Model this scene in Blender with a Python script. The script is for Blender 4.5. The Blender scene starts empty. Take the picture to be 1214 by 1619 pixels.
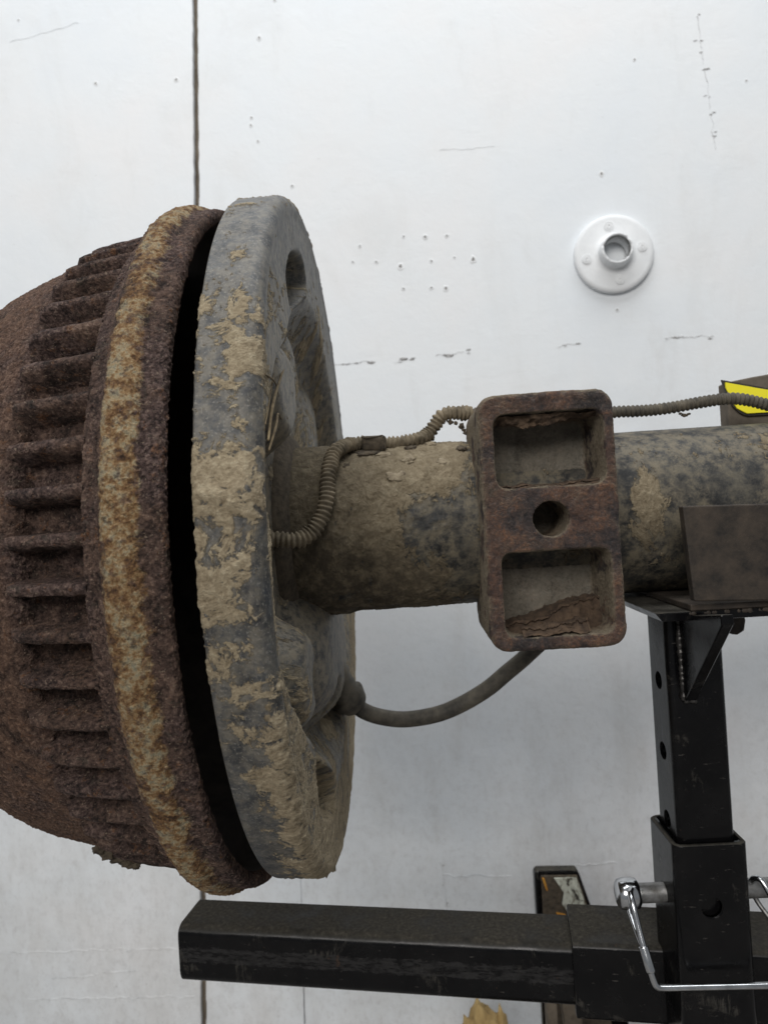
import bpy, bmesh, math, random
import numpy as np
from mathutils import Vector, Matrix

random.seed(7)
rng = np.random.default_rng(11)
sc = bpy.context.scene
COL = sc.collection
MM = 0.001

# ------------------------------------------------------------------ camera
# World frame: X runs along the axle, Y away from the viewer, Z up, axle axis at the origin (metres).
cam_d = bpy.data.cameras.new('camera')
cam = bpy.data.objects.new('camera', cam_d)
COL.objects.link(cam)
cam_d.sensor_fit = 'VERTICAL'
cam_d.sensor_height = 36.0
cam_d.sensor_width = 27.0
cam_d.lens = 1100.0 / 1619.0 * 36.0
cam_d.clip_start = 0.01
cam_d.clip_end = 50
cam_d.dof.use_dof = True
cam_d.dof.focus_distance = 0.27
cam_d.dof.aperture_fstop = 18.0
right = Vector((0.9976, 0.0300, -0.0622))
fwd = Vector((-0.0299, 0.9996, 0.0019))
upv = Vector((0.0623, 0.0, 0.9981))
R3 = Matrix((right, upv, -fwd)).transposed()
cam.matrix_world = Matrix.Translation((0.0410, -0.3573, 0.0072)) @ R3.to_4x4()
sc.camera = cam

# ------------------------------------------------------------------ light
world = bpy.data.worlds.new('World')
sc.world = world
world.use_nodes = True
bg = world.node_tree.nodes['Background']
bg.inputs['Color'].default_value = (0.92, 0.96, 1.0, 1)
bg.inputs['Strength'].default_value = 0.23

def area(name, loc, target, sx, sy, power, col):
    d = bpy.data.lights.new(name, 'AREA')
    d.shape = 'RECTANGLE'
    d.size, d.size_y, d.energy, d.color = sx, sy, power, col
    o = bpy.data.objects.new(name, d)
    COL.objects.link(o)
    o.location = loc
    o.rotation_euler = (Vector(target) - Vector(loc)).to_track_quat('-Z', 'Y').to_euler()
    return o
area('ceiling_lamp', (0.15, -0.20, 1.75), (0.1, 0.15, 0.0), 1.9, 0.9, 28, (0.96, 0.985, 1.0))
area('shop_lamp', (-0.45, -2.0, 1.05), (0.0, 0.0, 0.0), 1.4, 0.8, 33, (1.0, 0.97, 0.93))

sc.view_settings.view_transform = 'Standard'
sc.view_settings.look = 'None'
sc.view_settings.gamma = 1
sc.view_settings.exposure = 0.0
sc.view_settings.use_curve_mapping = False
sc.cycles.use_denoising = True
sc.cycles.denoising_input_passes = 'RGB_ALBEDO_NORMAL'
sc.cycles.denoising_prefilter = 'ACCURATE'
sc.cycles.max_bounces = 8

# ------------------------------------------------------------------ node helper
class NB:
    def __init__(s, name, rough=0.8, metal=0.0, spec=0.5):
        s.m = bpy.data.materials.new(name)
        s.m.use_nodes = True
        s.t = s.m.node_tree
        s.b = s.t.nodes['Principled BSDF']
        s.out = s.t.nodes['Material Output']
        s.b.inputs['Roughness'].default_value = rough
        s.b.inputs['Metallic'].default_value = metal
        s.b.inputs['Specular IOR Level'].default_value = spec
    def node(s, kind, **kw):
        n = s.t.nodes.new(kind)
        for k, v in kw.items():
            setattr(n, k, v)
        return n
    def put(s, sock, v):
        if isinstance(v, bpy.types.NodeSocket):
            s.t.links.new(v, sock)
        elif isinstance(v, (tuple, list)):
            v = tuple(v)
            if sock.type == 'RGBA' and len(v) == 3:
                v = v + (1,)
            sock.default_value = v
        else:
            sock.default_value = v
    def pos(s, scale=(1, 1, 1)):
        g = s.node('ShaderNodeNewGeometry')
        return s.vmul(g.outputs['Position'], scale)
    def objc(s, scale=(1, 1, 1)):
        g = s.node('ShaderNodeTexCoord')
        return s.vmul(g.outputs['Object'], scale)
    def vmul(s, v, scale):
        n = s.node('ShaderNodeVectorMath', operation='MULTIPLY')
        s.put(n.inputs[0], v); s.put(n.inputs[1], scale)
        return n.outputs[0]
    def attr(s, name, vec=False):
        a = s.node('ShaderNodeAttribute', attribute_name=name)
        return a.outputs['Vector' if vec else 'Fac']
    def normal_z(s):
        g = s.node('ShaderNodeNewGeometry')
        x = s.node('ShaderNodeSeparateXYZ')
        s.put(x.inputs[0], g.outputs['Normal'])
        return x.outputs[2]
    def sep(s, v, i):
        x = s.node('ShaderNodeSeparateXYZ')
        s.put(x.inputs[0], v)
        return x.outputs[i]
    def noise(s, vec, scale, detail=4, rough=0.6, dist=0.0):
        n = s.node('ShaderNodeTexNoise')
        s.put(n.inputs['Vector'], vec)
        n.inputs['Scale'].default_value = scale
        n.inputs['Detail'].default_value = detail
        n.inputs['Roughness'].default_value = rough
        n.inputs['Distortion'].default_value = dist
        return n.outputs['Fac']
    def voro(s, vec, scale, feature='F1'):
        n = s.node('ShaderNodeTexVoronoi', feature=feature)
        s.put(n.inputs['Vector'], vec)
        n.inputs['Scale'].default_value = scale
        return n.outputs['Distance']
    def math(s, op, a, b=0.0, clamp=False):
        n = s.node('ShaderNodeMath', operation=op, use_clamp=clamp)
        s.put(n.inputs[0], a); s.put(n.inputs[1], b)
        return n.outputs[0]
    def step(s, v, lo, hi, a=0.0, b=1.0):
        n = s.node('ShaderNodeMapRange', interpolation_type='SMOOTHSTEP')
        s.put(n.inputs['Value'], v)
        n.inputs['From Min'].default_value = lo
        n.inputs['From Max'].default_value = hi
        n.inputs['To Min'].default_value = a
        n.inputs['To Max'].default_value = b
        return n.outputs['Result']
    def ramp(s, fac, stops):
        n = s.node('ShaderNodeValToRGB')
        el = n.color_ramp.elements
        while len(el) < len(stops):
            el.new(0.5)
        for e, (p, c) in zip(el, stops):
            e.position = p
            e.color = tuple(c) + (1,)
        s.put(n.inputs[0], fac)
        return n.outputs[0]
    def mix(s, fac, a, b):
        n = s.node('ShaderNodeMix', data_type='RGBA')
        s.put(n.inputs[0], fac); s.put(n.inputs[6], a); s.put(n.inputs[7], b)
        return n.outputs[2]
    def mixf(s, fac, a, b):
        n = s.node('ShaderNodeMix', data_type='FLOAT')
        s.put(n.inputs[0], fac); s.put(n.inputs[2], a); s.put(n.inputs[3], b)
        return n.outputs[0]
    def set(s, **kw):
        names = dict(color='Base Color', rough='Roughness', metal='Metallic', spec='Specular IOR Level')
        for k, v in kw.items():
            s.put(s.b.inputs[names[k]], v)
    def bump(s, h, dist, strength=1.0):
        n = s.node('ShaderNodeBump')
        n.inputs['Strength'].default_value = strength
        n.inputs['Distance'].default_value = dist
        s.put(n.inputs['Height'], h)
        s.put(s.b.inputs['Normal'], n.outputs[0])
    def displace(s, h):
        n = s.node('ShaderNodeDisplacement')
        n.inputs['Scale'].default_value = 1.0
        n.inputs['Midlevel'].default_value = 0.0
        s.put(n.inputs['Height'], h)
        s.put(s.out.inputs['Displacement'], n.outputs[0])
        s.m.displacement_method = 'BOTH'

# ------------------------------------------------------------------ materials
def mud_nodes(n, vec, mud, amp=1.0):
    """mask, mud colour and relief of dried clay splashed on steel"""
    big = n.mixf(0.36, n.noise(vec, 55, 9, 0.68, 0.9), n.noise(vec, 200, 8, 0.70, 1.2))
    fine = n.noise(vec, 520, 6, 0.72)
    mid = n.noise(vec, 190, 5, 0.65, 0.8)
    a = n.math('ADD', big, n.math('MULTIPLY', n.math('SUBTRACT', mud, 0.5), 0.85))
    mask = n.step(a, 0.495, 0.520)
    film = n.step(a, 0.30, 0.50)
    thick = n.step(a, 0.5, 0.66)
    col = n.ramp(n.mixf(0.5, mid, fine), [(0.32, (0.080, 0.060, 0.036)), (0.42, (0.220, 0.174, 0.112)), (0.54, (0.335, 0.275, 0.185)), (0.67, (0.48, 0.41, 0.29))])
    h = n.math('MULTIPLY', mask, n.math('ADD', n.math('MULTIPLY', thick, 0.0005 * amp), 0.00035 * amp))
    h = n.math('ADD', h, n.math('MULTIPLY', mask, n.math('MULTIPLY', n.math('SUBTRACT', fine, 0.5), 0.0009 * amp)))
    h = n.math('ADD', h, n.math('MULTIPLY', mask, n.math('MULTIPLY', n.math('MULTIPLY', n.math('SUBTRACT', mid, 0.5), thick), 0.0016 * amp)))
    return mask, film, col, h

def mat_plate():
    n = NB('muddy_grey_plate', 0.75)
    vec = n.attr('pc', True)
    mud = n.attr('mud')
    mask, film, mcol, h = mud_nodes(n, vec, mud)
    p = n.pos()
    stre = n.noise(n.vmul(vec, (1.0, 0.10, 1)), 260, 5, 0.6)
    base = n.ramp(n.noise(p, 120, 6, 0.65), [(0.36, (0.013, 0.016, 0.022)), (0.48, (0.048, 0.053, 0.060)), (0.66, (0.118, 0.120, 0.118))])
    base = n.mix(n.step(stre, 0.5, 0.75, 0, 0.5), base, (0.17, 0.16, 0.135))
    base = n.mix(n.step(n.noise(p, 620, 6, 0.8), 0.42, 0.60, 0.7, 0.0), base, (0.040, 0.042, 0.045))
    base = n.mix(n.step(n.noise(p, 1000, 4, 0.7), 0.54, 0.66, 0, 0.7), base, (0.23, 0.22, 0.20))
    dusty = n.attr('dust')
    base = n.mix(n.math('MULTIPLY', n.math('ADD', n.math('MULTIPLY', film, 0.45), dusty, True), n.step(n.noise(p, 240, 6, 0.72), 0.36, 0.62, 0.12, 0.85)), base, (0.225, 0.190, 0.135))
    n.set(color=n.mix(mask, base, mcol), rough=n.mixf(mask, 0.55, 0.95), spec=0.35)
    n.displace(n.math('ADD', h, n.math('MULTIPLY', n.noise(p, 900, 3, 0.6), 0.00012)))
    return n.m

def mat_tube():
    n = NB('muddy_axle_steel', 0.85)
    vec = n.attr('pc', True)
    mud = n.attr('mud')
    mask, film, mcol, h = mud_nodes(n, n.vmul(vec, (1.0, 0.75, 1)), mud, 1.0)
    p = n.pos()
    base = n.ramp(n.noise(p, 75, 7, 0.65), [(0.3, (0.010, 0.010, 0.011)), (0.5, (0.034, 0.034, 0.033)), (0.7, (0.095, 0.088, 0.070))])
    fil = n.math('MULTIPLY', n.math('ADD', film, 0.35, True), n.step(n.noise(p, 150, 8, 0.76), 0.38, 0.62, 0.0, 0.80))
    base = n.mix(fil, base, (0.155, 0.13, 0.09))
    grime_shade = n.attr('grime_shade')  # painted underside shade and wet dirt, both as a darker mud colour
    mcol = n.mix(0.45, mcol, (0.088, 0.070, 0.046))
    mcol = n.mix(n.math('MULTIPLY', grime_shade, n.step(n.noise(p, 180, 5, 0.7), 0.3, 0.6, 0.35, 1.0)), mcol, (0.062, 0.05, 0.035))
    n.set(color=n.mix(mask, base, mcol), rough=n.mixf(mask, 0.62, 0.97), spec=0.3)
    n.displace(n.math('ADD', h, n.math('MULTIPLY', n.noise(p, 700, 3, 0.6), 0.0002)))
    return n.m

def mat_drum(disp=True):
    n = NB('rusted_cast_iron' + ('' if disp else '_fin'), 0.9)
    p = n.pos()
    fine = n.noise(p, 650, 5, 0.7)
    mid = n.noise(p, 140, 6, 0.65)
    big = n.noise(p, 28, 4, 0.55)
    col = n.ramp(n.mixf(0.45, mid, fine), [(0.36, (0.008, 0.006, 0.0055)), (0.44, (0.034, 0.022, 0.018)), (0.52, (0.085, 0.054, 0.043)), (0.60, (0.160, 0.104, 0.078)), (0.71, (0.31, 0.225, 0.17))])
    col = n.mix(n.step(big, 0.42, 0.58, 0.0, 0.65), col, n.ramp(fine, [(0.36, (0.014, 0.010, 0.010)), (0.5, (0.066, 0.043, 0.040)), (0.65, (0.190, 0.135, 0.118))]))
    orange = n.step(n.noise(p, 190, 6, 0.78), 0.57, 0.66)
    col = n.mix(n.math('MULTIPLY', orange, 0.45), col, (0.225, 0.100, 0.040))
    bloom = n.math('MULTIPLY', n.step(n.noise(p, 22, 5, 0.6, 0.6), 0.52, 0.68), n.step(fine, 0.35, 0.6))
    col = n.mix(n.math('MULTIPLY', bloom, 0.28), col, (0.18, 0.105, 0.062))
    flake = n.step(n.noise(p, 130, 8, 0.75, 1.0), 0.585, 0.605)
    col = n.mix(n.math('MULTIPLY', flake, 0.7), col, n.ramp(fine, [(0.3, (0.020, 0.015, 0.012)), (0.7, (0.085, 0.068, 0.055))]))
    speck = n.step(n.noise(p, 1150, 2, 0.5), 0.63, 0.69)
    col = n.mix(n.math('MULTIPLY', speck, 0.5), col, (0.30, 0.23, 0.17))
    pit = n.step(n.noise(n.vmul(p, (1.1, 0.9, 1.0)), 800, 3, 0.6), 0.60, 0.68)
    col = n.mix(n.math('MULTIPLY', pit, 0.7), col, (0.012, 0.009, 0.008))
    if disp:
        warm = n.attr('warm')
        col = n.mix(n.math('MULTIPLY', warm, n.step(mid, 0.35, 0.6, 0.15, 0.6)), col, n.ramp(fine, [(0.32, (0.050, 0.028, 0.020)), (0.5, (0.125, 0.070, 0.045)), (0.68, (0.23, 0.145, 0.095))]))
        band = n.attr('band')
        w = n.math('ADD', n.mixf(0.55, n.noise(p, 75, 9, 0.7, 0.4), n.noise(p, 260, 8, 0.74, 0.5)), n.math('SUBTRACT', band, 0.62))
        och = n.math('MULTIPLY', n.step(w, 0.42, 0.53), n.step(n.noise(p, 420, 6, 0.75), 0.38, 0.50, 0.25, 1.0))
        oc = n.ramp(n.mixf(0.45, n.noise(p, 150, 7, 0.72), n.noise(p, 480, 5, 0.7)), [(0.38, (0.045, 0.028, 0.019)), (0.45, (0.165, 0.088, 0.040)), (0.50, (0.275, 0.175, 0.085)), (0.55, (0.36, 0.29, 0.18)), (0.61, (0.23, 0.215, 0.155)), (0.71, (0.47, 0.41, 0.29))])
        col = n.mix(och, col, oc)
    n.set(color=col, rough=0.92, spec=0.25)
    crust = n.math('ADD', n.math('MULTIPLY', n.math('SUBTRACT', fine, 0.5), 0.0024), n.math('MULTIPLY', n.math('SUBTRACT', mid, 0.5), 0.0008))
    crust = n.math('ADD', crust, n.math('MULTIPLY', n.step(n.noise(p, 380, 2, 0.5), 0.55, 0.72), 0.0004))
    if disp:
        n.displace(crust)
    else:
        n.displace(crust)
    return n.m

def mat_bracket():
    n = NB('rusted_bracket_casting', 0.8)
    p = n.pos()
    g = n.node('ShaderNodeNewGeometry')
    nv = n.node('ShaderNodeSeparateXYZ'); n.put(nv.inputs[0], g.outputs['Normal'])
    ny, nx = nv.outputs[1], nv.outputs[0]
    py = n.sep(p, 1)
    fine = n.noise(p, 700, 5, 0.7)
    mid = n.noise(p, 110, 7, 0.65, 0.4)
    col = n.ramp(n.mixf(0.4, mid, fine), [(0.35, (0.008, 0.007, 0.0075)), (0.44, (0.026, 0.021, 0.021)), (0.53, (0.052, 0.036, 0.031)), (0.62, (0.115, 0.058, 0.034)), (0.78, (0.22, 0.13, 0.075))])
    # the machined front face is darker and slightly glossy, the sides carry dried clay
    edge = n.step(g.outputs['Pointiness'], 0.50, 0.56)
    rustedge = n.math('MULTIPLY', n.step(n.noise(p, 45, 6, 0.65), 0.42, 0.58), n.step(n.noise(p, 400, 4, 0.7), 0.3, 0.6, 0.3, 1.0))
    col = n.mix(n.math('MULTIPLY', rustedge, 0.34), col, n.ramp(fine, [(0.3, (0.075, 0.034, 0.020)), (0.6, (0.190, 0.085, 0.044)), (0.8, (0.30, 0.17, 0.10))]))
    front = n.step(n.math('MULTIPLY', ny, -1.0), 0.55, 0.9)
    mudm = n.step(n.math('ADD', n.noise(p, 90, 8, 0.65), n.math('MULTIPLY', front, -0.30)), 0.40, 0.50)
    mcol = n.ramp(fine, [(0.3, (0.10, 0.082, 0.056)), (0.6, (0.215, 0.178, 0.125)), (0.8, (0.30, 0.255, 0.185))])
    inside = n.step(py, -0.058, -0.050)
    indirt = n.ramp(n.mixf(0.5, mid, fine), [(0.3, (0.085, 0.055, 0.034)), (0.55, (0.155, 0.105, 0.064)), (0.75, (0.22, 0.155, 0.095))])
    col2 = n.mix(n.math('MULTIPLY', mudm, 0.9), col, n.mix(n.step(n.math('ABSOLUTE', nx), 0.2, 0.6), indirt, mcol))
    back = n.math('MULTIPLY', front, inside)
    dustc = n.ramp(n.mixf(0.4, mid, fine), [(0.32, (0.070, 0.060, 0.046)), (0.5, (0.165, 0.150, 0.120)), (0.7, (0.235, 0.215, 0.175))])
    col2 = n.mix(n.math('MULTIPLY', back, 0.9), col2, dustc)
    gloss = n.step(n.noise(p, 330, 4, 0.7), 0.5, 0.66)
    n.set(color=n.mix(inside, n.mix(mudm, col, mcol), col2), rough=n.mixf(n.math('MULTIPLY', front, gloss), 0.9, 0.38), spec=0.45)
    n.displace(n.math('ADD', n.math('MULTIPLY', n.math('SUBTRACT', fine, 0.5), 0.0009), n.math('MULTIPLY', n.math('SUBTRACT', mid, 0.5), 0.0016)))
    return n.m

def mat_black(name, band=None):
    n = NB(name, 0.38)
    p = n.pos()
    fine = n.noise(p, 520, 5, 0.7)
    col = n.ramp(n.noise(p, 60, 5, 0.6), [(0.35, (0.0018, 0.0018, 0.0023)), (0.7, (0.0058, 0.0055, 0.0058))])
    scr = n.step(n.noise(n.vmul(p, (0.25, 1, 1)), 700, 4, 0.65), 0.64, 0.72)
    col = n.mix(n.math('MULTIPLY', scr, 0.55), col, (0.085, 0.078, 0.070))
    scuff = n.math('MULTIPLY', n.step(n.noise(p, 38, 7, 0.7, 0.5), 0.56, 0.66), n.step(n.noise(n.vmul(p, (1, 1, 0.2)), 500, 5, 0.7), 0.42, 0.62))
    col = n.mix(n.math('MULTIPLY', scuff, 0.6), col, (0.070, 0.064, 0.055))
    if band:
        z = n.sep(p, 2)
        b = n.math('ABSOLUTE', n.math('SUBTRACT', z, band[0]))
        bm = n.step(n.math('ADD', b, n.math('MULTIPLY', n.math('SUBTRACT', n.noise(p, 300, 5, 0.7), 0.5), 0.006)), band[1] * 0.9, band[1], 1.0, 0.0)
        bm = n.math('MULTIPLY', bm, n.step(n.noise(n.vmul(p, (1, 1, 4)), 160, 6, 0.75), 0.40, 0.60, 0.0, 0.8))
        col = n.mix(bm, col, (0.030, 0.029, 0.029))
    # dust that has settled on whatever faces up
    dust = n.math('MULTIPLY', n.step(n.normal_z(), 0.35, 0.9), n.step(n.noise(p, 55, 8, 0.68), 0.28, 0.60, 0.35, 1.0))
    dcol = n.ramp(fine, [(0.3, (0.022, 0.020, 0.016)), (0.55, (0.052, 0.047, 0.038)), (0.8, (0.105, 0.094, 0.076))])
    col = n.mix(dust, col, dcol)
    rust = n.step(n.noise(p, 95, 8, 0.72), 0.66, 0.72)
    col = n.mix(n.math('MULTIPLY', rust, 0.75), col, (0.060, 0.036, 0.024))
    n.set(color=col, rough=n.mixf(dust, n.step(n.noise(p, 70, 6, 0.7), 0.3, 0.7, 0.09, 0.30), 0.95), spec=0.24)
    n.bump(n.mixf(0.5, fine, n.noise(p, 90, 3, 0.5)), 0.0003, 0.35)
    return n.m

def mat_simple(name, c1, c2, scale=120, rough=0.85, bump=0.0003, metal=0.0, detail=6, spec=0.4, obj=False):
    n = NB(name, rough, metal, spec)
    p = n.objc() if obj else n.pos()
    f = n.noise(p, scale, detail, 0.65)
    mid = tuple((a + b) / 2 for a, b in zip(c1, c2))
    n.set(color=n.ramp(f, [(0.3, c1), (0.5, mid), (0.72, c2)]))
    if bump:
        n.bump(n.mixf(0.5, f, n.noise(p, scale * 5, 4, 0.6)), bump, 0.8)
    return n.m

def mat_wall():
    n = NB('painted_white_board', 0.62)
    p = n.pos()
    z = n.sep(p, 2)
    cl = n.noise(p, 5.5, 5, 0.6)
    col = n.ramp(cl, [(0.3, (0.730, 0.765, 0.800)), (0.5, (0.765, 0.788, 0.808)), (0.7, (0.792, 0.793, 0.800))])
    # scuffs and grime smeared by hand, thicker towards the foot of the wall
    low = n.step(z, -0.62, 0.10, 1.0, 0.0)
    gm = n.step(n.math('ADD', n.noise(n.vmul(p, (1, 1, 0.35)), 13, 8, 0.68), n.math('MULTIPLY', low, 0.17)), 0.56, 0.80)
    col = n.mix(n.math('MULTIPLY', gm, 0.28), col, (0.45, 0.425, 0.385))
    spots = n.step(n.noise(p, 120, 4, 0.7), 0.70, 0.76)
    col = n.mix(n.math('MULTIPLY', spots, n.math('ADD', n.math('MULTIPLY', low, 0.75), 0.12)), col, (0.33, 0.32, 0.31))
    grey = n.step(n.noise(p, 70, 8, 0.74), 0.46, 0.66, 0, 1)
    col = n.mix(n.math('MULTIPLY', grey, n.math('MULTIPLY', low, 0.26)), col, (0.50, 0.49, 0.49))
    fl_ = n.step(n.noise(n.vmul(p, (1, 1, 0.6)), 200, 7, 0.78), 0.50, 0.64)
    col = n.mix(n.math('MULTIPLY', fl_, n.math('MULTIPLY', low, 0.35)), col, (0.46, 0.45, 0.44))
    n.set(color=col, rough=n.step(cl, 0.3, 0.7, 0.5, 0.72), spec=0.35)
    smear = n.step(n.noise(n.vmul(p, (1.0, 1, 0.5)), 9, 7, 0.66, 0.8), 0.52, 0.74)
    col = n.mix(n.math('MULTIPLY', smear, 0.16), col, (0.55, 0.53, 0.50))
    tick = n.math('MULTIPLY', n.step(n.noise(n.vmul(p, (0.5, 1, 1.6)), 75, 6, 0.75), 0.655, 0.70), n.step(n.noise(p, 8, 3, 0.5), 0.42, 0.60))
    col = n.mix(n.math('MULTIPLY', tick, 0.30), col, (0.40, 0.39, 0.38))
    n.set(color=col)
    br = n.noise(n.vmul(p, (0.4, 1, 1)), 420, 4, 0.6)
    rl = n.noise(p, 26, 6, 0.65, 0.4)
    n.bump(n.math('ADD', n.math('ADD', n.math('MULTIPLY', br, 0.15), rl), n.math('MULTIPLY', n.noise(p, 120, 5, 0.7), 0.35)), 0.0012, 0.45)
    return n.m

M = dict(
    plate=mat_plate(), tube=mat_tube(), drum=mat_drum(True), fin=mat_drum(False), bracket=mat_bracket(),
    black=mat_black('black_enamel'), bar=mat_black('black_enamel_worn_strip', (-0.2265, 0.0042)),
    wall=mat_wall(),
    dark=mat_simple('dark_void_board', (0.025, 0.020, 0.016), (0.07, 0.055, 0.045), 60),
    floor=mat_simple('concrete', (0.16, 0.155, 0.15), (0.27, 0.26, 0.25), 18),
    mud=mat_simple('dried_clay', (0.13, 0.10, 0.066), (0.34, 0.285, 0.20), 300, 0.97, 0.0008),
    darkmud=mat_simple('dark_dirt', (0.035, 0.028, 0.021), (0.12, 0.095, 0.066), 350, 0.97, 0.0008),
    conduit=mat_simple('dusty_black_plastic', (0.030, 0.028, 0.025), (0.135, 0.115, 0.085), 130, 0.8, 0.0004),
    conduit_mud=mat_simple('clay_coated_plastic', (0.06, 0.05, 0.036), (0.27, 0.22, 0.15), 120, 0.95, 0.0007),
    cable=mat_simple('dusty_rubber', (0.030, 0.029, 0.027), (0.165, 0.145, 0.112), 85, 0.65, 0.0003),
    rustplate=mat_simple('brown_stained_steel', (0.010, 0.0085, 0.0075), (0.058, 0.043, 0.031), 120, 0.7, 0.0003),
    zinc=mat_simple('zinc_plated_steel', (0.42, 0.43, 0.44), (0.66, 0.67, 0.69), 160, 0.17, 0.00005, 1.0),
    dullzinc=mat_simple('stained_zinc', (0.14, 0.135, 0.125), (0.40, 0.40, 0.40), 190, 0.45, 0.0002, 0.9),
    white=mat_simple('white_painted_iron', (0.72, 0.735, 0.75), (0.80, 0.81, 0.82), 60, 0.5, 0.0005),
    rawpipe=mat_simple('raw_pipe_thread', (0.10, 0.097, 0.092), (0.23, 0.225, 0.215), 200, 0.6, 0.0003, 0.3),
    yellow=mat_simple('yellow_label', (0.86, 0.76, 0.02), (0.92, 0.82, 0.04), 30, 0.45, 0.0),
    blackprint=mat_simple('black_print', (0.02, 0.02, 0.018), (0.05, 0.045, 0.04), 200, 0.5, 0.0),
    brownbox=mat_simple('dusty_brown_fibre', (0.085, 0.070, 0.055), (0.17, 0.145, 0.115), 90, 0.9, 0.0003),
    foam=mat_simple('tan_foam', (0.20, 0.13, 0.05), (0.42, 0.30, 0.13), 60, 0.95, 0.002),
    wood=mat_simple('grey_wood', (0.075, 0.06, 0.045), (0.20, 0.165, 0.125), 60, 0.9, 0.0005),
    red=mat_simple('faded_red', (0.12, 0.03, 0.03), (0.20, 0.06, 0.055), 60, 0.7, 0.0003),
    straw=mat_simple('dry_straw', (0.085, 0.058, 0.030), (0.22, 0.165, 0.09), 200, 0.9, 0.0),
    orange=mat_simple('orange_paint_remnant', (0.30, 0.12, 0.012), (0.55, 0.27, 0.04), 120, 0.7, 0.0002),
    weld=mat_simple('weld_bead_metal', (0.018, 0.017, 0.017), (0.085, 0.080, 0.075), 330, 0.34, 0.0003, 0.6),
    crack=mat_simple('grey_plaster_crack', (0.38, 0.38, 0.385), (0.64, 0.645, 0.655), 220, 0.9, 0.0003),
    holedark=mat_simple('dirty_hole', (0.16, 0.155, 0.15), (0.42, 0.41, 0.40), 400, 0.95, 0.0),
)
def mat_wornface():
    n = NB('chipped_white_face', 0.7)
    p = n.pos()
    a = n.noise(p, 48, 8, 0.7, 0.8)
    ch = n.step(a, 0.40, 0.44)
    vein = n.step(n.noise(n.vmul(p, (1.6, 1, 0.7)), 120, 7, 0.7, 1.5), 0.40, 0.52)
    wcol = n.mix(vein, (0.16, 0.145, 0.11), n.ramp(n.noise(p, 200, 4, 0.7), [(0.3, (0.42, 0.43, 0.36)), (0.7, (0.60, 0.62, 0.53))]))
    n.set(color=n.mix(ch, (0.045, 0.038, 0.030), wcol), rough=0.8)
    n.bump(ch, 0.0004)
    return n.m
M['wornface'] = mat_wornface()

# ------------------------------------------------------------------ object helpers
def tag(o, label=None, cat=None, group=None, kind=None):
    if label: o['label'] = label
    if cat: o['category'] = cat
    if group: o['group'] = group
    if kind: o['kind'] = kind
    return o

def empty(name, loc=(0, 0, 0), label=None, cat=None, group=None, kind=None):
    o = bpy.data.objects.new(name, None)
    COL.objects.link(o)
    o.location = loc
    o.empty_display_size = 0.02
    return tag(o, label, cat, group, kind)

def link(name, me, mat, parent=None, smooth=True):
    o = bpy.data.objects.new(name, me)
    COL.objects.link(o)
    if mat is not None:
        me.materials.clear()
        me.materials.append(mat)
    if smooth:
        me.polygons.foreach_set('use_smooth', np.ones(len(me.polygons), dtype=bool))
    if parent is not None:
        o.parent = parent
        o.location = -parent.location if parent.parent is None else (0, 0, 0)
    return o

def grid_me(name, P, wrap_v=False, wrap_u=False, flip=False):
    nu, nv = P.shape[:2]
    me = bpy.data.meshes.new(name)
    iu = np.arange(nu if wrap_u else nu - 1)
    iv = np.arange(nv if wrap_v else nv - 1)
    a, b = np.meshgrid(iu, iv, indexing='ij')
    a2, b2 = (a + 1) % nu, (b + 1) % nv
    q = np.stack([a * nv + b, a2 * nv + b, a2 * nv + b2, a * nv + b2], -1).reshape(-1, 4)
    if flip:
        q = q[:, ::-1]
    me.vertices.add(nu * nv)
    me.vertices.foreach_set('co', np.ascontiguousarray(P.reshape(-1), dtype=np.float32))
    me.loops.add(q.size)
    me.loops.foreach_set('vertex_index', np.ascontiguousarray(q.reshape(-1), dtype=np.int32))
    me.polygons.add(len(q))
    me.polygons.foreach_set('loop_start', np.arange(0, q.size, 4, dtype=np.int32))
    me.polygons.foreach_set('loop_total', np.full(len(q), 4, dtype=np.int32))
    me.update(calc_edges=True)
    return me

def add_f(me, name, arr):
    a = me.attributes.new(name, 'FLOAT', 'POINT')
    a.data.foreach_set('value', np.ascontiguousarray(arr.reshape(-1), dtype=np.float32))
def add_v(me, name, arr):
    a = me.attributes.new(name, 'FLOAT_VECTOR', 'POINT')
    a.data.foreach_set('vector', np.ascontiguousarray(arr.reshape(-1), dtype=np.float32))

def py_me(name, v, f):
    me = bpy.data.meshes.new(name)
    me.from_pydata([tuple(x) for x in v], [], [tuple(x) for x in f])
    me.update()
    return me

def bm_me(name, bm):
    me = bpy.data.meshes.new(name)
    bmesh.ops.recalc_face_normals(bm, faces=bm.faces)
    bm.to_mesh(me)
    bm.free()
    return me

def smoothstep(x, a, b):
    t = np.clip((x - a) / (b - a), 0, 1)
    return t * t * (3 - 2 * t)

def box_bm(x0, x1, y0, y1, z0, z1, bevel=0.0, seg=2):
    bm = bmesh.new()
    bmesh.ops.create_cube(bm, size=1)
    for v in bm.verts:
        v.co = Vector(((x0 + x1) / 2 + v.co.x * (x1 - x0), (y0 + y1) / 2 + v.co.y * (y1 - y0), (z0 + z1) / 2 + v.co.z * (z1 - z0)))
    if bevel:
        bmesh.ops.bevel(bm, geom=list(bm.edges), offset=bevel, segments=seg, profile=0.5, affect='EDGES')
    return bm

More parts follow.
